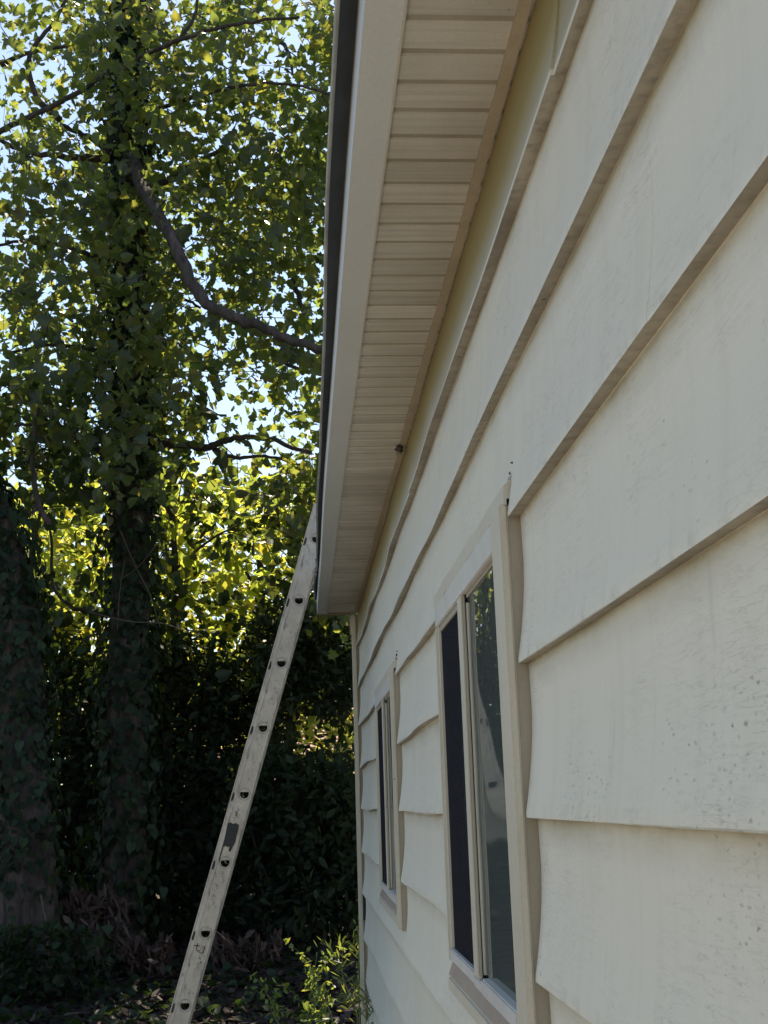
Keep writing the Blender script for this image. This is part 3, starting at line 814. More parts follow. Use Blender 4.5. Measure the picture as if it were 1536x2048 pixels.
def rail(name, y_off, flange, v_off=0.0, ulo=u_bot, uhi=u_top, holes=True, hw=HW, mat=None):
    mb = MB(); S = 28
    nh = [-RS * i for i in range(-1, 14) if ulo + .06 < -RS * i < uhi - .06] if holes else []
    edges = []
    if nh:
        nh = sorted(nh)
        lim = [ulo] + [(nh[i] + nh[i + 1]) / 2 for i in range(len(nh) - 1)] + [uhi]
        for i, uc in enumerate(nh):
            a0, a1 = lim[i] - uc, lim[i + 1] - uc
            n0 = len(mb.v)
            for q in range(S):
                an = 2 * math.pi * q / S
                dz_, dx_ = math.sin(an), math.cos(an)           # world-vertical, world-horizontal
                # D shape: flat on top
                hx, hz = .0215 * dx_, .0215 * dz_
                if hz > .010: hx *= 1; hz = .010
                p = Vector((hx, 0, hz - .002))
                uu, vv = p.dot(ldir), p.dot(side)
                # outer rectangle point in the same direction
                du, dv = Vector((dx_, 0, dz_)).dot(ldir), Vector((dx_, 0, dz_)).dot(side)
                k_ = min((a1 if du > 0 else -a0) / max(1e-6, abs(du)), hw / max(1e-6, abs(dv)))
                mb.v.append(tuple(L(uc + uu, vv + v_off, y_off))); mb.v.append(tuple(L(uc + du * k_, dv * k_ + v_off, y_off)))
            for q in range(S):
                q2 = (q + 1) % S
                mb.f.append((n0 + 2 * q, n0 + 2 * q2, n0 + 2 * q2 + 1, n0 + 2 * q + 1))
            # corners of the rectangle left out by the fan
            for su, sv in ((a0, -hw), (a0, hw), (a1, -hw), (a1, hw)):
                best = sorted(range(S), key=lambda q: (Vector(mb.v[n0 + 2 * q + 1]) - L(uc + su, sv + v_off, y_off)).length)[:2]
                n1 = len(mb.v); mb.v.append(tuple(L(uc + su, sv + v_off, y_off)))
                mb.f.append((n0 + 2 * best[0] + 1, n0 + 2 * best[1] + 1, n1))
    else:
        mb.quad(L(ulo, -hw + v_off, y_off), L(uhi, -hw + v_off, y_off), L(uhi, hw + v_off, y_off), L(ulo, hw + v_off, y_off))
    sg = flange
    for sv in (-hw, hw):
        for th in (0,):
            mb.quad(L(ulo, sv + v_off, y_off), L(uhi, sv + v_off, y_off), L(uhi, sv + v_off, y_off + sg * .030), L(ulo, sv + v_off, y_off + sg * .030))
            s3 = math.copysign(.010, -sv)
            mb.quad(L(ulo, sv + v_off, y_off + sg * .030), L(uhi, sv + v_off, y_off + sg * .030), L(uhi, sv + s3 + v_off, y_off + sg * .030), L(ulo, sv + s3 + v_off, y_off + sg * .030))
    # raised beads along both edges of the web
    for sv in (-hw + .004, hw - .004):
        mb.tube([L(ulo, sv + v_off, y_off - sg * .0005), L(uhi, sv + v_off, y_off - sg * .0005)], .0022, 6)
    return mb.build(name, mat or M['alu'], ladder)
WID = .34
rail('rail', 0, 1); rail('rail', WID, -1, hw=.033)
# the second section, nested on the outer side of the first and ending lower
rail('rail', .012, 1, -.048, u_bot + .3, .505, False, .012)
rail('rail', WID - .012, -1, -.048, u_bot + .3, .505, False, .012)
ru = [-RS * i for i in range(-1, 14) if u_bot + .06 < -RS * i < u_top - .06]
for uc in ru:
    mb = MB(); S = 20; prof_ = []
    for q in range(S):
        an = 2 * math.pi * q / S
        hx, hz = .0212 * math.cos(an), min(.0098, .0212 * math.sin(an)) - .002
        prof_.append((hx, hz))
    c = L(uc, 0)
    for y_ in (LY + .003, LY + WID - .003):
        mb.v += [(c.x + hx, y_, c.z + hz) for hx, hz in prof_]
    for q in range(S): mb.f.append((q, (q + 1) % S, S + (q + 1) % S, S + q))
    rg = mb.build('rung', M['alu'], ladder, True)
    # swaged ring round the rung end on the near rail
    ring = [c + Vector((.0275 * math.cos(t_), -.001, .0275 * math.sin(t_) - .003)) for t_ in [2 * math.pi * q / 24 for q in range(25)]]
    MB().tube(ring, .0014, 5, 0, False).build('ring', M['alu_dark'], rg, True)
    # rung lock bracket on the outer section
    p = L(uc - .03, -.050, .010)
    MB().tube([p - ldir * .018, p, p + ldir * .022], [.004, .006, .003], 6, .2).build('bracket', M['black_paint'], ladder)
# marks on the near rail: black painted patch, handwriting, faded label
def flat(name, pts, mat, parent, dy=-.0042):
    mb = MB(); mb.v = [tuple(L(u, v, dy)) for u, v in pts]; mb.f = [tuple(range(len(pts)))]
    return mb.build(name, mat, parent)
def uv(px, py):
    v = ray(px, py) * LY; p = Vector((v.x, LY, v.z + EYE)) - hole0
    return (p.dot(ldir), p.dot(side))
pp = [(456, 1646), (462, 1645), (466, 1648), (472, 1646), (478, 1650), (476, 1662), (473, 1672), (471, 1682), (468, 1690), (466, 1692), (464, 1698), (460, 1704), (457, 1701), (459, 1693), (454, 1694), (452, 1691), (447, 1694), (444, 1704), (441, 1714), (439, 1722), (437.5, 1721), (441, 1706), (446, 1690), (450, 1672), (453, 1658)]
flat('paint_patch', [uv(*p) for p in pp], M['black_paint'], ladder)
def stroke(name, pts, wdt=.0032):
    P_ = spline([L(*uv(*p), -.0046) for p in pts], 4)
    MB().tube(P_, wdt * .5, 5).build(name, M['black_paint'], ladder)
# the letters "tj" run down the rail, so they lie on their side
stroke('handwriting', [(395.5, 1886), (393.5, 1894), (393.5, 1899.5), (396, 1902), (399.5, 1901)], .0034)
stroke('handwriting', [(387.5, 1890.5), (393.5, 1891.2), (400.5, 1891.5)], .0034)
stroke('handwriting', [(410.5, 1890), (408.5, 1898), (406, 1904), (402, 1906), (398.5, 1905)], .0034)
stroke('handwriting', [(411.5, 1884.5), (411.3, 1886)], .0042)
rq = random.Random(3)
mk = MB()
for (cx, cy_, n_, sx, sy_) in ((424, 1800, 26, 7, 20), (398, 1925, 60, 7, 38), (472, 1630, 40, 6, 14), (436, 1760, 24, 8, 30), (548, 1390, 26, 8, 36), (505, 1540, 24, 8, 36), (580, 1265, 14, 7, 30), (520, 1500, 16, 8, 40), (590, 1150, 10, 8, 30), (380, 1985, 12, 6, 14)):
    for _ in range(n_):
        dy_ = rq.gauss(0, sy_ * .5); px_, py_ = cx - dy_ * .28 + rq.gauss(0, sx * .5), cy_ + dy_
        u, v = uv(px_, py_)
        if abs(v) > HW - .008: continue
        r_ = rq.uniform(.0008, .0026); n0 = len(mk.v)
        for q in range(6):
            an = q * math.pi / 3
            mk.v.append(tuple(L(u + r_ * rq.uniform(.6, 1.8) * math.cos(an), v + r_ * rq.uniform(.5, 1) * math.sin(an), -.0043)))
        mk.f.append(tuple(range(n0, n0 + 6)))
M['rust'] = simple('rust_fleck', (0.15, 0.10, 0.075), 0.8, 0, 0.5, 80)
mk.build('rust_flecks', M['rust'], ladder, kind='stuff')

# ================================================================== TREES
def taper(pts, r0, r1, n=6):
    P_ = spline(pts, n); k = len(P_)
    return P_, [r0 + (r1 - r0) * (i / (k - 1)) ** .8 for i in range(k)]
def limb(name, pts, r0, r1, parent, mat=None, sides=9, n=6, wob=.06):
    P_, R_ = taper(pts, r0, r1, n)
    P_ = [p + Vector((rng.normal(), rng.normal(), rng.normal())) * min(.010, r0 * .15) for p in P_]
    return MB().tube(P_, R_, sides, wob).build(name, mat or M['bark'], parent, True)
def ivy_on(path, radii, n, parent, shape='heart', size=.055, lift=.06, mat=None, name='ivy', zlo=-9, zhi=99):
    path = [Vector(p) for p in path]; pos = []; nr = []
    seg = np.array([(path[i + 1] - path[i]).length for i in range(len(path) - 1)]); cum = np.cumsum(seg); tot = cum[-1]
    for _ in range(n):
        d = rng.uniform(0, tot); i = int(np.searchsorted(cum, d)); t_ = 1 - (cum[i] - d) / seg[i]
        c = path[i].lerp(path[i + 1], t_); r = radii[i] + (radii[i + 1] - radii[i]) * t_
        if not zlo + abs(rng.normal()) * .35 * (zlo > 0) < c.z < zhi: continue
        an = rng.uniform(0, 2 * math.pi); ll = abs(rng.normal()) * lift
        ll *= 1 + .8 * math.sin(c.z * 2.3 + an * 2) 
        o = Vector((math.cos(an), math.sin(an), 0))
        pos.append(c + o * (r + .01 + ll)); nr.append(o + Vector((0, 0, .25)))
    return leaves(name, pos, size, mat or M['ivy'], parent, shape, nrm=nr, axis=(0, 0, -1), fold=.2)

# the crowns leave an opening through which the sun reaches the weeds at the house corner
FLECK = [Vector((-.02, 7.55, .35)), Vector((.10, 7.35, .35))]
def off_fleck(c, r=.55):
    return all(((Vector(c) - f) - sdir * (Vector(c) - f).dot(sdir)).length > r for f in FLECK)
# ---- main ivy covered tree
YT = 11.0
tp = [at(236, 1900, YT), at(242, 1800, YT), at(252, 1600, YT), at(258, 1350, YT), at(264, 1000, YT), at(268, 700, YT), at(264, 400, YT), at(262, 150, YT), at(266, -120, YT), at(262, -400, YT), at(270, -700, YT)]
tp[0].z = ground_z(tp[0].x, YT) - .1
tree = empty('ivy_covered_tree', (tp[0].x, YT, ground_z(tp[0].x, YT)), 'tall ivy covered maple with its trunk rising near the ladder', 'tree')
P_, R_ = taper(tp, .24, .10, 6); R_[0] = .38; R_[1] = .31; R_[2] = .27
MB().tube(P_, R_, 14, .07).build('trunk', M['bark'], tree, True)
ivy_on(P_, R_, 9500, tree, size=.065, lift=.075)
main_limbs = [
    ([at(248, 285, YT), at(300, 400, YT - .9), at(345, 480, YT - 1.5), at(400, 590, YT - 1.8), at(440, 622, YT - 1.9), at(520, 652, YT - 2.0), at(600, 685, YT - 2.1), at(700, 705, YT - 2.1), at(820, 690, YT - 2.0), at(960, 640, YT - 1.8), at(1080, 560, YT - 1.5)], .068, .02),
    ([at(255, 320, YT), at(200, 318, YT + .1), at(120, 312, YT + .2), at(40, 300, YT + .3), at(-60, 240, YT + .4)], .05, .02),
    ([at(240, 320, YT), at(210, 295, YT - .1), at(165, 268, YT - .2), at(120, 250, YT - .3)], .045, .018),
    ([at(-60, 290, YT - 1), at(100, 215, YT - 1), at(230, 140, YT - .9), at(330, 92, YT - 1.5), at(420, 60, YT - 1.6), at(520, 42, YT - 1.6), at(600, 34, YT - 1.6)], .030, .012),
    ([at(312, 372, YT - .3), at(360, 345, YT - .3), at(410, 318, YT - .3), at(460, 286, YT - .3)], .035, .018),
    ([at(230, 240, YT), at(330, 212, YT - .3), at(420, 185, YT - 1.3), at(500, 170, YT - 1.5), at(580, 168, YT - 1.6), at(660, 190, YT - 1.6)], .026, .010),
    ([at(305, 890, YT), at(360, 888, YT - .2), at(410, 895, YT - .3), at(450, 880, YT - .5), at(520, 876, YT - .7), at(620, 905, YT - .8)], .05, .018),
    ([at(420, 893, YT - .3), at(470, 915, YT - .4), at(530, 912, YT - .5), at(600, 930, YT - .6)], .025, .010),
    ([at(225, 915, YT), at(190, 898, YT - .2), at(150, 875, YT - .4), at(90, 850, YT - .6), at(20, 850, YT - .7)], .04, .012),
    ([at(220, 725, YT), at(185, 700, YT - .2), at(110, 690, YT - .4), at(20, 705, YT - .6)], .03, .012),
    ([at(210, 520, YT), at(150, 500, YT - .3), at(60, 480, YT - .5), at(-40, 500, YT - .6)], .03, .012),
    ([at(325, 655, YT - .2), at(335, 610, YT - .3), at(370, 600, YT - .3), at(400, 615, YT - .4)], .02, .012),
    ([at(120, 240, YT - .6), at(70, 190, YT - .6), at(60, 110, YT - .6), at(110, 40, YT - .6), at(150, -30, YT - .5)], .035, .015),
    ([at(350, 90, YT - .9), at(385, 40, YT - .9), at(400, -20, YT - .9)], .022, .012),
    ([at(585, 560, YT - .4), at(600, 600, YT - .4), at(612, 640, YT - .4)], .03, .02),
    ([at(0, 130, YT + .6), at(60, 105, YT + .6), at(130, 95, YT + .6), at(190, 110, YT + .6)], .03, .015),
    ([at(560, 80, YT - .2), at(580, 110, YT - .2), at(585, 150, YT - .2)], .025, .012),
    ([at(560, 720, YT - .5), at(590, 735, YT - .5), at(640, 750, YT - .5)], .022, .014),
]
for pts, a_, b_ in main_limbs: limb('limb', pts, a_, b_, tree)
for pts, r in (([at(228, 190, YT - .35), at(250, 300, YT - .33), at(285, 390, YT - .32), at(292, 450, YT - .3)], .006),
               ([at(240, 1060, YT - .36), at(270, 1130, YT - .36), at(300, 1190, YT - .38), at(320, 1255, YT - .4)], .007),
               ([at(320, 1080, YT - .36), at(280, 1130, YT - .36), at(240, 1160, YT - .36)], .006),
               ([at(245, 700, YT - .36), at(262, 780, YT - .36), at(250, 860, YT - .36)], .006),
               ([at(235, 1260, YT - .4), at(240, 1180, YT - .4), at(250, 1120, YT - .38)], .006),
               ([at(180, 1225, YT - .5), at(260, 1243, YT - .5), at(330, 1248, YT - .5), at(400, 1275, YT - .5)], .009),
               ):
    limb('vine_stem', pts, r * .7, r * .5, tree, M['vine'], 6)

DENS = ["6688988878", "6389888545", "3689888755", "5678788877", "6758678788", "8889789998", "8869878887", "6679967878",
        "6679987865", "7778846456", "6778976788", "7778742478", "7768732578", "5647633578", "3445533478"]
CW = 68.0
def crown_centers(yr, area, scale=1.0, x0=0, per=8, extra=None):
    out = []
    for r, row in enumerate(DENS):
        for c, ch in enumerate(row):
            cov = min(.96, int(ch) / 9.3)
            lam = -math.log(1 - cov)
            Ym = (yr[0] + yr[1]) / 2
            cell = (CW * Ym / FPX) ** 2
            n = rng.poisson(scale * lam * cell / area / per)
            for _ in range(n):
                p = at(x0 + (c + rng.uniform(0, 1)) * CW, (r + rng.uniform(0, 1)) * CW, rng.uniform(*yr))
                out.append(p)
    return out
def twig_net(centers, anchors, parent, frac=.5, r=.004, name='twigs'):
    mb = MB(); A = [Vector(a_) for a_ in anchors]
    for c in centers:
        if random.random() > frac: continue
        c = Vector(c)
        near = min(random.sample(A, min(len(A), 14)), key=lambda q: (q - c).length)
        d = c - near
        if d.length > .7: near = c - d.normalized() * random.uniform(.25, .55) + Vector((0, 0, random.uniform(-.1, .15)))
        mid = near.lerp(c, .5) + Vector((random.gauss(0, .06), random.gauss(0, .06), random.gauss(.03, .06)))
        mb.tube([near, mid, c], [r * 1.6, r, r * .5], 4, 0, False)
    return mb.build(name, M['twig'], parent, kind='stuff')
anch = [p for pts, a_, b_ in main_limbs for p in spline(pts, 4)]
cc = crown_centers((9.4, 12.8), .0034, 1.55)
cc = [c for c in cc if off_fleck(c, .42)]
random.shuffle(cc)
q_ = int(len(cc) * .55)
leaves('crown', clusters(cc[:q_], 8, .13), .100, M['maple'], tree, 'maple', up=.45, droop=.25)
leaves('crown', clusters(cc[q_:], 9, .14), .082, M['maple'], tree, 'heart', up=.45, droop=.25)
twig_net(cc, anch, tree, .4)
# the crown goes on to the left; unseen canopy overhead added to block sun
oc = [(rng.uniform(-7.5, -3.0), rng.uniform(9, 14), rng.uniform(3.5, 12.5)) for _ in range(700)]
oc += [(rng.uniform(-6.0, 0.9), rng.uniform(9.2, 15.5), rng.uniform(11.8, 14.8)) for _ in range(850)]
oc = [o_ for o_ in oc if o_[2] > EYE + .80 * o_[1] or o_[0] < -.30 * o_[1]]
oc = [c for c in oc if off_fleck(c)]
leaves('crown', clusters(oc, 9, .16), .10, M['maple'], tree, 'maple', up=.45)
twig_net(oc[:500], [Vector(o_) + Vector((.4, .2, -.3)) for o_ in oc[:200]], tree, .4)
# crown overhanging to the right, behind the eave
rc = [tuple(at(rng.uniform(600, 760), rng.uniform(0, 1250), rng.uniform(9.5, 13))) for _ in range(320)]
rc = [c for c in rc if off_fleck(c, .4)]
leaves('crown', clusters(rc, 9, .14), .095, M['maple'], tree, 'maple', up=.45)

rc = [tuple(at(rng.uniform(740, 1120), rng.uniform(-100, 1150), rng.uniform(9.3, 13))) for _ in range(700)]
rc = [c for c in rc if off_fleck(c, .5) and not (c[1] < 9.6 and c[2] < 4.5)]
leaves('crown', clusters(rc, 9, .16), .10, M['maple'], tree, 'maple', up=.45)
twig_net(rc, anch + [Vector((.6, 10.5, 7)), Vector((1.2, 10.8, 8)), Vector((.9, 11, 6))], tree, .3)
# ---- left ivy covered tree
YL = 10.0
lp = [at(62, 1960, YL), at(55, 1850, YL), at(48, 1650, YL), at(40, 1400, YL), at(18, 1150, YL), at(-60, 920, YL), at(-150, 640, YL), at(-220, 300, YL), at(-280, -100, YL), at(-330, -500, YL)]
lp[0].z = ground_z(lp[0].x, YL) - .1
ltree = empty('ivy_covered_tree', (lp[0].x, YL, ground_z(lp[0].x, YL)), 'thick leaning trunk wrapped in dark ivy left of the taller maple', 'tree')
P_, R_ = taper(lp, .27, .12, 6); R_[0] = .40; R_[1] = .34
MB().tube(P_, R_, 14, .08).build('trunk', M['bark'], ltree, True)
ivy_on(P_, R_, 9000, ltree, size=.06, lift=.06, zlo=.85)
ivy_on(P_, R_, 1500, ltree, size=.055, lift=.06, zhi=1.3)
lb = []
for _ in range(650):
    px_ = rng.normal(60, 75); py_ = rng.uniform(1850, 1990)
    p = at(px_, py_, YL - .35 - rng.uniform(0, .3)); lb.append(p)
leaves('ivy', lb, .055, M['ivy'], ltree, 'heart', up=.4)
for pts, r in (([at(82, 1790, YL - .4), at(90, 1830, YL - .42), at(105, 1880, YL - .45), at(128, 1935, YL - .5)], .008),
               ([at(93, 1895, YL - .45), at(108, 1915, YL - .45), at(126, 1934, YL - .5)], .007),
               ([at(168, 1995, YL - .5), at(170, 2010, YL - .5), at(172, 2030, YL - .5)], .007)):
    limb('vine_stem', pts, r, r * .7, ltree, M['vine'], 6)
limb('limb', [at(100, 1050, YL), at(75, 1000, YL), at(65, 900, YL), at(80, 800, YL)], .03, .015, ltree)

# ---- large leaved young tree filling the middle, with big heart shaped leaves
Yh = 12.2
hb = at(330, 1700, Yh); hb.z = ground_z(hb.x, Yh)
ht = empty('large_leaved_tree', tuple(hb), 'young tree with big heart shaped leaves glowing behind the ivy trunk', 'tree')
limb('trunk', [hb - Vector((0, 0, .1)), at(335, 1500, Yh), at(350, 1250, Yh), at(345, 1050, Yh), at(335, 1000, Yh), at(380, 900, Yh)], .05, .02, ht)
hl = [([at(345, 1230, Yh), at(352, 1140, Yh - .1), at(340, 1040, Yh - .1)], .022, .012),
      ([at(340, 1150, Yh), at(420, 1080, Yh - .2), at(500, 1040, Yh - .3)], .018, .008),
      ([at(330, 1240, Yh), at(230, 1230, Yh - .6), at(160, 1220, Yh - .8), at(110, 1180, Yh - .9), at(100, 1060, Yh - .9)], .03, .012),
      ([at(60, 1120, Yh - 1), at(80, 1030, Yh - 1), at(95, 960, Yh - 1), at(100, 880, Yh - 1)], .02, .01)]
for pts, a_, b_ in hl: limb('limb', pts, a_, b_, ht)
BL = [(120, 845, 26), (60, 940, 22), (580, 752, 30), (596, 762, 26), (430, 1175, 30), (405, 1200, 28), (450, 1208, 22), (118, 1262, 26), (80, 1335, 34), (100, 1328, 24),
      (500, 1375, 34), (112, 1250, 20), (150, 1218, 30), (172, 1222, 26), (195, 1230, 22), (128, 1056, 26), (168, 1020, 22), (168, 1115, 30), (180, 1090, 24), (215, 1085, 24),
      (130, 1100, 20), (62, 1150, 18), (90, 1050, 22), (387, 1175, 22), (530, 1160, 24), (520, 1215, 22), (340, 1060, 24), (372, 1035, 20), (410, 1020, 26), (440, 1040, 22),
      (345, 1120, 22), (480, 1110, 20), (455, 1130, 24), (560, 1120, 22), (385, 1090, 22), (505, 1150, 20), (100, 1290, 20), (190, 1270, 18), (60, 1045, 22), (30, 1010, 22),
      (145, 830, 26), (170, 850, 24), (190, 870, 26), (330, 950, 34), (350, 930, 26), (395, 995, 36), (345, 960, 30), (90, 940, 30), (110, 970, 34), (130, 985, 30), (30, 900, 34),
      (60, 905, 30), (150, 1000, 36), (375, 840, 30), (360, 850, 22), (385, 760, 28), (340, 770, 28), (105, 930, 32), (20, 955, 28), (45, 880, 26), (175, 995, 30), (200, 1010, 30), (80, 985, 30)]
for (px_, py_, sz) in BL:
    Yb = Yh + random.uniform(-.5, 1.4)
    p = at(px_, py_, Yb); s_ = sz * Yb / FPX * 1.05
    me = leaf_mesh('leaf', [p], s_, M['heart'], 'heart', nrm=[(random.gauss(0, .5), -.7, random.uniform(.1, .9))], axis=(random.gauss(0, .4), 0, -1), droop=.15, fold=.2)
    link('leaf', me, ht)
hc = []
for _ in range(620):
    px_ = rng.uniform(40, 640); py_ = 950 + 470 * rng.uniform(0, 1) ** 1.15
    hc.append(tuple(at(px_, py_, rng.uniform(11.9, 13.6))))
leaves('crown', clusters(hc, 4, .10), .105, M['heart'], ht, 'heart', up=.6, droop=.12)
hc2 = []
for _ in range(150):
    px_ = rng.uniform(-20, 230) if rng.random() < .75 else rng.uniform(320, 420); py_ = rng.uniform(740, 1010)
    hc2.append(tuple(at(px_, py_, rng.uniform(10.2, 12.2))))
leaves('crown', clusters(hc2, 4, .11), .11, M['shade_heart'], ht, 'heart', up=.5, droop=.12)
hc3 = []
for _ in range(170):
    hc3.append(tuple(at(rng.uniform(30, 650), rng.uniform(960, 1330), rng.uniform(11.3, 12.3))))
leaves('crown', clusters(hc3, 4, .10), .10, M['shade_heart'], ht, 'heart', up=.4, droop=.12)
twig_net(hc + hc2, [p for pts, a_, b_ in hl for p in spline(pts, 5)], ht, .4)

# ---- sunlit trees behind
def back_tree(label, px0, px1, pytop, pybot, Y0, Y1, ncl, mat, size, shape='oval', per=8):
    cx = (px0 + px1) / 2; b0 = at(cx, pybot, (Y0 + Y1) / 2); b0.z = ground_z(b0.x, b0.y)
    T = empty('background_tree', tuple(b0), label, 'tree', 'sunlit trees beyond the yard')
    top = at(cx, pytop, b0.y)
    limb('trunk', [b0 - Vector((0, 0, .1)), b0.lerp(top, .4) + Vector((.1, 0, 0)), b0.lerp(top, .75), top], .09, .03, T)
    for q in range(4):
        s_ = b0.lerp(top, .45 + .12 * q)
        limb('limb', [s_, s_ + Vector((random.uniform(-.5, .5), random.uniform(-.4, .4), .4)), s_ + Vector((random.uniform(-1, 1), random.uniform(-.6, .6), .9))], .035, .012, T)
    C = []
    for _ in range(ncl):
        u = rng.uniform(-1, 1); v = rng.uniform(0, 1)
        edge = 1 - .55 * max(0, (v - .55) / .45) ** 1.5
        px_ = cx + u * (px1 - px0) / 2 * edge
        C.append(tuple(at(px_, pybot + (pytop - pybot) * v, rng.uniform(Y0, Y1))))
    leaves('crown', clusters(C, per, .16), size, mat, T, shape, up=.55)
    twig_net(C, [b0.lerp(top, t_) for t_ in (.4, .6, .8, 1)], T, .3)
back_tree('yellow green tree glowing in sun at the far left behind ivy trunk', -120, 120, 985, 1490, 14.2, 16.5, 260, M['bright'], .11)
back_tree('yellow green tree glowing in sun between the two ivy trunks', 60, 260, 975, 1490, 14.0, 16.5, 290, M['bright'], .11)
back_tree('sunny tree with pale leaves right behind the tall ivy trunk', 240, 460, 1000, 1490, 14.2, 16.5, 300, M['bright'], .11)
back_tree('sunny bushy tree seen just left of the ladder top', 420, 620, 985, 1490, 14.2, 16.5, 320, M['bright'], .11)
back_tree('sunny tree half hidden behind the ladder and eave end', 570, 760, 1010, 1490, 14.2, 16.0, 260, M['bright'], .11)

# ---- dark evergreen shrubs closing the yard
def shrub(label, px, half, pytop, Y, ncl, pybot=1930):
    b0 = at(px, pybot, Y); b0.z = ground_z(b0.x, Y)
    S = empty('evergreen_shrub', tuple(b0), label, 'shrub', 'dark evergreen shrubs along the back of the yard')
    top = at(px, pytop, Y)
    for q in range(5):
        d = Vector((random.uniform(-.5, .5), random.uniform(-.3, .3), 0))
        limb('stem', [b0 + d * .2 - Vector((0, 0, .05)), b0.lerp(top, .4) + d * .6, b0.lerp(top, .8) + d], .022, .008, S, M['twig'], 6)
    C = []
    for _ in range(ncl):
        v = rng.uniform(0, 1) ** .9
        e_ = math.sqrt(max(.05, 1 - max(0, (v - .5) / .5) ** 2.2))
        C.append((top.x + rng.uniform(-1, 1) * e_ * half * Y / FPX, Y + rng.normal() * .30, b0.z + .12 + v * (top.z - b0.z)))
    leaves('foliage', clusters(C, 11, .12), .075, M['dark'], S, 'oval', up=.35)
shrub('dark evergreen shrub between the two ivy trunks', 130, 110, 1330, 12.2, 620)
shrub('dark evergreen shrub at the foot of the tall ivy trunk', 250, 110, 1370, 12.6, 620)
shrub('dark evergreen shrub right of the tall ivy trunk', 360, 115, 1320, 12.3, 660)
shrub('dark evergreen shrub seen along the left edge of the ladder', 470, 105, 1350, 12.5, 600)
shrub('low dark evergreen shrub behind the ladder with a sunny gap above', 560, 100, 1540, 11.6, 420)
shrub('dark evergreen shrub beside the house corner, below the sunny gap', 665, 95, 1570, 11.3, 460)
shrub('dark evergreen shrub behind the house corner', 860, 110, 1400, 11.8, 420)
shrub('dark evergreen shrub at the left edge of the yard', -70, 130, 1250, 12.0, 560)
# boughs of a taller conifer hanging over the sunny gap
cb = at(620, 1750, 13.4); cb.z = ground_z(cb.x, 13.4)
con = empty('leaning_evergreen', tuple(cb), 'taller dark evergreen with boughs hanging above the sunny gap beside the corner', 'tree')
limb('trunk', [cb - Vector((0, 0, .1)), at(600, 1600, 13.3), at(578, 1480, 13.1), at(600, 1330, 13.0), at(640, 1240, 12.9)], .05, .03, con)
C = []
for _ in range(640):
    px_ = rng.uniform(520, 760); lim = 1410 + 25 * math.sin(px_ * .05)
    py_ = rng.uniform(1215 + abs(px_ - 640) * .15, lim)
    C.append(tuple(at(px_, py_, rng.uniform(11.3, 12.9))))
leaves('foliage', clusters(C, 11, .10), .075, M['dark'], con, 'oval', up=.35)
C = [tuple(at(rng.uniform(540, 730), rng.uniform(1420, 1570), rng.uniform(11.5, 13))) for _ in range(52)]
leaves('foliage', clusters(C, 6, .11), .075, M['dark'], con, 'oval', up=.3)
C = [tuple(at(rng.uniform(560, 740), rng.uniform(1440, 1560), rng.uniform(13.5, 15))) for _ in range(26)]
leaves('foliage', clusters(C, 4, .10), .10, M['bright'], con, 'heart', up=.5)
# a far dark thicket behind the shrubs
C = [(rng.uniform(-7, 4), rng.uniform(16.5, 18.0), rng.uniform(.6, 2.1)) for _ in range(500)]
C = [c for c in C if not -.06 < c[0] / c[1] < .07]
o = leaves('thicket', clusters(C, 10, .22), .12, M['dark'], None, 'oval', up=.4)
tag(o, 'dim mass of far undergrowth closing the view behind the shrubs', 'undergrowth', None, 'stuff')
# distant wood on the horizon
C = []
for _ in range(900):
    an = rng.uniform(-1.3, 1.1); d = rng.uniform(45, 70)
    C.append((math.sin(an) * d, math.cos(an) * d, ground_z(0, 40) + rng.uniform(0, 1) ** .8 * (5 + 2.5 * math.sin(an * 9))))
o = leaves('far_woods', clusters(C, 10, .9), .75, M['maple'], None, 'oval', up=.4)
tag(o, 'distant green woods along the horizon', 'woods', None, 'stuff')

# ---- neighbour's low building with a sunlit pink shingle roof
nh = empty('neighbour_house', (1, 20, ground_z(1, 20)), 'low building with a sunlit pinkish shingle roof glimpsed through leaves', 'house')
M['nwall'] = simple('neighbour_brick', (0.24, 0.13, 0.10), 0.9, 0, 0.5, 40)
def nroof_mat():
    ma, t, b = newmat('pink_shingle')
    br = N(t, 'ShaderNodeTexBrick'); br.inputs['Scale'].default_value = 1; br.inputs['Brick Width'].default_value = .30; br.inputs['Row Height'].default_value = .10
    br.inputs['Mortar Size'].default_value = .008
    br.inputs['Color1'].default_value = (0.30, 0.165, 0.125, 1); br.inputs['Color2'].default_value = (0.40, 0.25, 0.20, 1); br.inputs['Mortar'].default_value = (0.07, 0.045, 0.04, 1)
    t.links.new(mapping(t, (1, 1, 1)), br.inputs['Vector'])
    t.links.new(br.outputs[0], b.inputs['Base Color']); b.inputs['Roughness'].default_value = .9
    return ma
M['nroof'] = nroof_mat()
gz = ground_z(1, 20)
MB().box(-2.2, 7, 18.3, 23, gz - .2, EYE + .30).build('wall', M['nwall'], nh)
mb = MB(); rows = 22; yA, zA, yB, zB = 17.9, EYE + .28, 20.8, EYE + 1.75
for i in range(rows):
    t0, t1 = i / rows, (i + 1) / rows
    ya_, yb_ = yA + (yB - yA) * t0, yA + (yB - yA) * t1
    za_, zb_ = zA + (zB - zA) * t0, zA + (zB - zA) * t1
    mb.quad((-2.5, ya_, za_ + .025), (7.3, ya_, za_ + .025), (7.3, yb_, zb_ + .004), (-2.5, yb_, zb_ + .004))
    mb.quad((-2.5, ya_, za_), (7.3, ya_, za_), (7.3, ya_, za_ + .025), (-2.5, ya_, za_ + .025))
mb.quad((-2.5, yB, zB), (7.3, yB, zB), (7.3, 23.6, EYE + .3), (-2.5, 23.6, EYE + .3))
mb.build('roof', M['nroof'], nh)

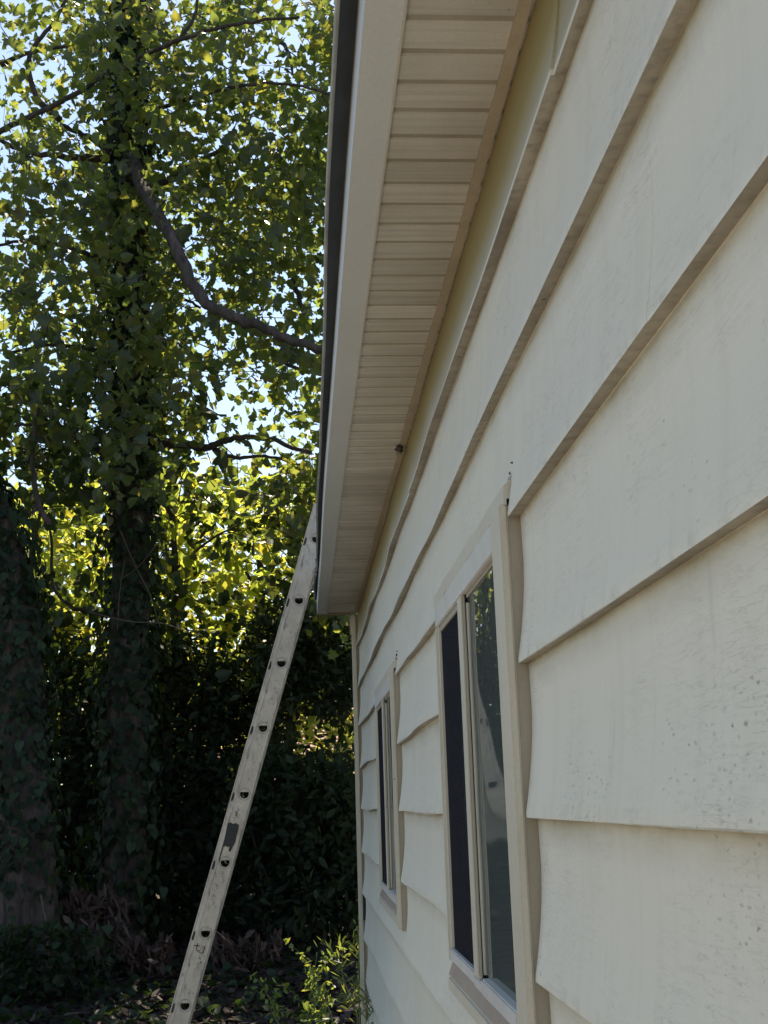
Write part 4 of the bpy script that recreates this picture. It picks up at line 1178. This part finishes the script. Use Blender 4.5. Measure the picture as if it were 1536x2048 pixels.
# ---- overhead wires
def wire(label, pa, pb, Y, sag=.06):
    A, B = at(*pa, Y), at(*pb, Y + 2); d = B - A; A = A - d * 1.5; B = B + d * 2.5
    pts = [A.lerp(B, i / 30) - Vector((0, 0, sag * math.sin(math.pi * i / 30))) for i in range(31)]
    o = MB().tube(pts, .011, 6).build('overhead_wire', M['wire'])
    tag(o, label, 'wire', 'overhead wires behind the trees')
wire('thin dark overhead wire crossing the highest sky gap', (320, 622), (650, 634), 24)
wire('thin dark overhead wire crossing the middle sky gap', (330, 738), (650, 738), 24)
wire('thin dark overhead wire just above the sunny hedge', (150, 993), (440, 997), 24)

# ================================================================== GROUND COVER
pos = []
for _ in range(9000):
    x = rng.uniform(-5, 1.5); y_ = rng.uniform(7.2, 13.5); pos.append((x, y_, ground_z(x, y_) + abs(rng.normal()) * .03 + .012))
o = leaves('leaf_litter', pos, .075, M['litter'], None, 'oval', up=1.6)
tag(o, 'brown leaf litter spread over the shaded ground', 'leaf litter', None, 'stuff')
pos = []
for _ in range(1500):
    x = rng.uniform(-3.5, .2); y_ = rng.uniform(8.2, 11); pos.append((x, y_, ground_z(x, y_) + .03 + rng.uniform(0, .06)))
o = leaves('ground_ivy', pos, .06, M['ivy'], None, 'heart', up=1.2)
tag(o, 'sparse green ivy creeping over the leaf litter', 'ground cover', None, 'stuff')
# brown withered fronds hanging beside the left trunk
def dead_clump(label, px0, px1, py0, py1, Y, n, base):
    b0 = at((px0 + px1) / 2, py1, Y); b0.z = ground_z(b0.x, Y)
    T = empty('withered_bush', tuple(b0), label, 'dead bush')
    for q in range(7):
        pa = at(px0 + (px1 - px0) * (q + .5) / 7, py0 + random.uniform(0, 30), Y)
        limb('branch', [b0 + Vector((random.uniform(-.2, .2), 0, .0)), b0.lerp(pa, .5) + Vector((random.uniform(-.1, .1), random.uniform(-.1, .1), .1)), pa], .010, .004, T, M['twig'], 5)
    P2 = []
    for _ in range(n):
        px_ = rng.uniform(px0, px1); py_ = py0 + (py1 - py0) * rng.uniform(0, 1) ** 1.2 + 12 * math.sin(px_ * .11)
        P2.append(at(px_, py_, Y + rng.normal() * .12))
    h_ = len(P2) // 2
    leaves('dead_leaves', P2[:h_], .10, M['dead'], T, 'blade', nrm=[(0, -1, .2)] * h_, axis=(.2, 0, -1), fold=.3)
    leaves('dead_leaves', P2[h_:], .075, M['dead'], T, 'oval', up=.3, fold=.4)
dead_clump('withered bush of drooping pinkish brown leaves beside the left trunk', 118, 255, 1790, 1900, 10.2, 520, 0)
dead_clump('low withered bush of brown leaves at the left edge of the ladder', 255, 345, 1885, 1960, 10.3, 260, 0)
dead_clump('low withered bush of brown leaves right of the ladder foot', 420, 560, 1880, 1985, 10.3, 380, 0)
STK = [((60, 2048), (92, 2012), 'bare stick lying at the bottom left by the trunk'), ((100, 2046), (200, 2022), 'long pale stick lying across the leaf litter'),
       ((180, 2048), (215, 2008), 'short stick crossing the long pale stick'), ((185, 1922), (265, 1924), 'horizontal dead branch in front of the withered bush'),
       ((232, 1975), (262, 2040), 'crooked dead branch sloping down toward the ladder'), ((330, 1996), (300, 2000), 'twig sticking out left of the ladder'), ((300, 1990), (345, 2030), 'thin stick slanting to the ladder foot')]
for (pa, pb, lab) in STK:
    def gp(p):
        v = ray(*p); Y = 9.8
        for _ in range(30): Y = (ground_z(v.x * Y, Y) + .03 - EYE) / v.z
        Y = min(max(Y, 8.5), 11.0); q = at(p[0], p[1], Y); q.z = max(q.z, ground_z(q.x, q.y) + .02); return q
    A, B = gp(pa), gp(pb)
    o = MB().tube([A, A.lerp(B, .35) + Vector((0, 0, .03)), A.lerp(B, .7) + Vector((.02, 0, .01)), B], [.014, .012, .010, .006], 6, .15).build('fallen_stick', M['vine'], None, True)
    tag(o, lab, 'stick', 'sticks lying on the leaf litter')

# ---- weeds at the house corner
def weed(label, px, py_top, Y, nleaf, lean, mat=None, size=.045, shape='oval', branches=5, flowers=0):
    b0 = at(px, 2000, Y); b0.z = ground_z(b0.x, Y)
    top = at(px + lean, py_top, Y)
    Wd = empty('weed', tuple(b0), label, 'weed', 'weeds growing at the house corner')
    P_ = spline([b0 - Vector((0, 0, .02)), b0.lerp(top, .4) + Vector((random.gauss(0, .03), random.gauss(0, .03), 0)), b0.lerp(top, .75) + Vector((random.gauss(0, .03), 0, 0)), top], 6)
    MB().tube(P_, [.006 - .004 * i / (len(P_) - 1) for i in range(len(P_))], 5).build('stem', M['stem'], Wd, True)
    pos = []
    for _ in range(nleaf):
        p = P_[int(len(P_) * random.uniform(.15, .999))]
        pos.append(p + Vector((random.gauss(0, .035), random.gauss(0, .035), random.gauss(0, .02))))
    for q in range(branches):
        s_ = P_[int(len(P_) * random.uniform(.4, .85))]
        e_ = s_ + Vector((random.uniform(-.22, .14), random.uniform(-.12, .12), random.uniform(.05, .22)))
        bp = spline([s_, s_.lerp(e_, .5) + Vector((0, 0, .03)), e_], 4)
        MB().tube(bp, [.003 - .0018 * i / (len(bp) - 1) for i in range(len(bp))], 4).build('branch', M['stem'], Wd)
        for p in bp[1:]:
            for _ in range(2): pos.append(p + Vector((random.gauss(0, .018), random.gauss(0, .018), random.gauss(0, .014))))
    leaves('leaves', pos, size, mat or M['weed'], Wd, shape, up=.4)
weed('tall thin weed climbing along the corner post', 722, 1788, 7.15, 22, -3, size=.030, branches=3)
weed('dense dark green weed hugging the foot of the corner', 728, 1905, 7.10, 46, 8, size=.045, shape='blade', branches=8)
weed('sunlit yellow weed with an arching tip left of the corner', 660, 1905, 7.6, 30, -26, size=.032, branches=4)
weed('sunlit weed spreading low to the left of the corner', 652, 1978, 7.5, 30, -16, size=.034, branches=5)
weed('pale green weed with narrow upright leaves near the corner', 690, 1895, 7.4, 22, -4, size=.045, shape='blade', branches=4)
weed('low leafy weed in front of the corner wall', 745, 1950, 6.75, 30, 6, size=.040, shape='blade', branches=5)
weed('low thin yellow green weed right of the ladder foot', 572, 2010, 8.3, 16, -10, size=.034, branches=3)
weed('slender weed leaning on the wall below the far window', 762, 1960, 6.35, 18, 12, size=.036, shape='blade', branches=3)
weed('short sunlit weed between ladder and corner', 625, 2015, 8.0, 22, -8, size=.034, branches=4)
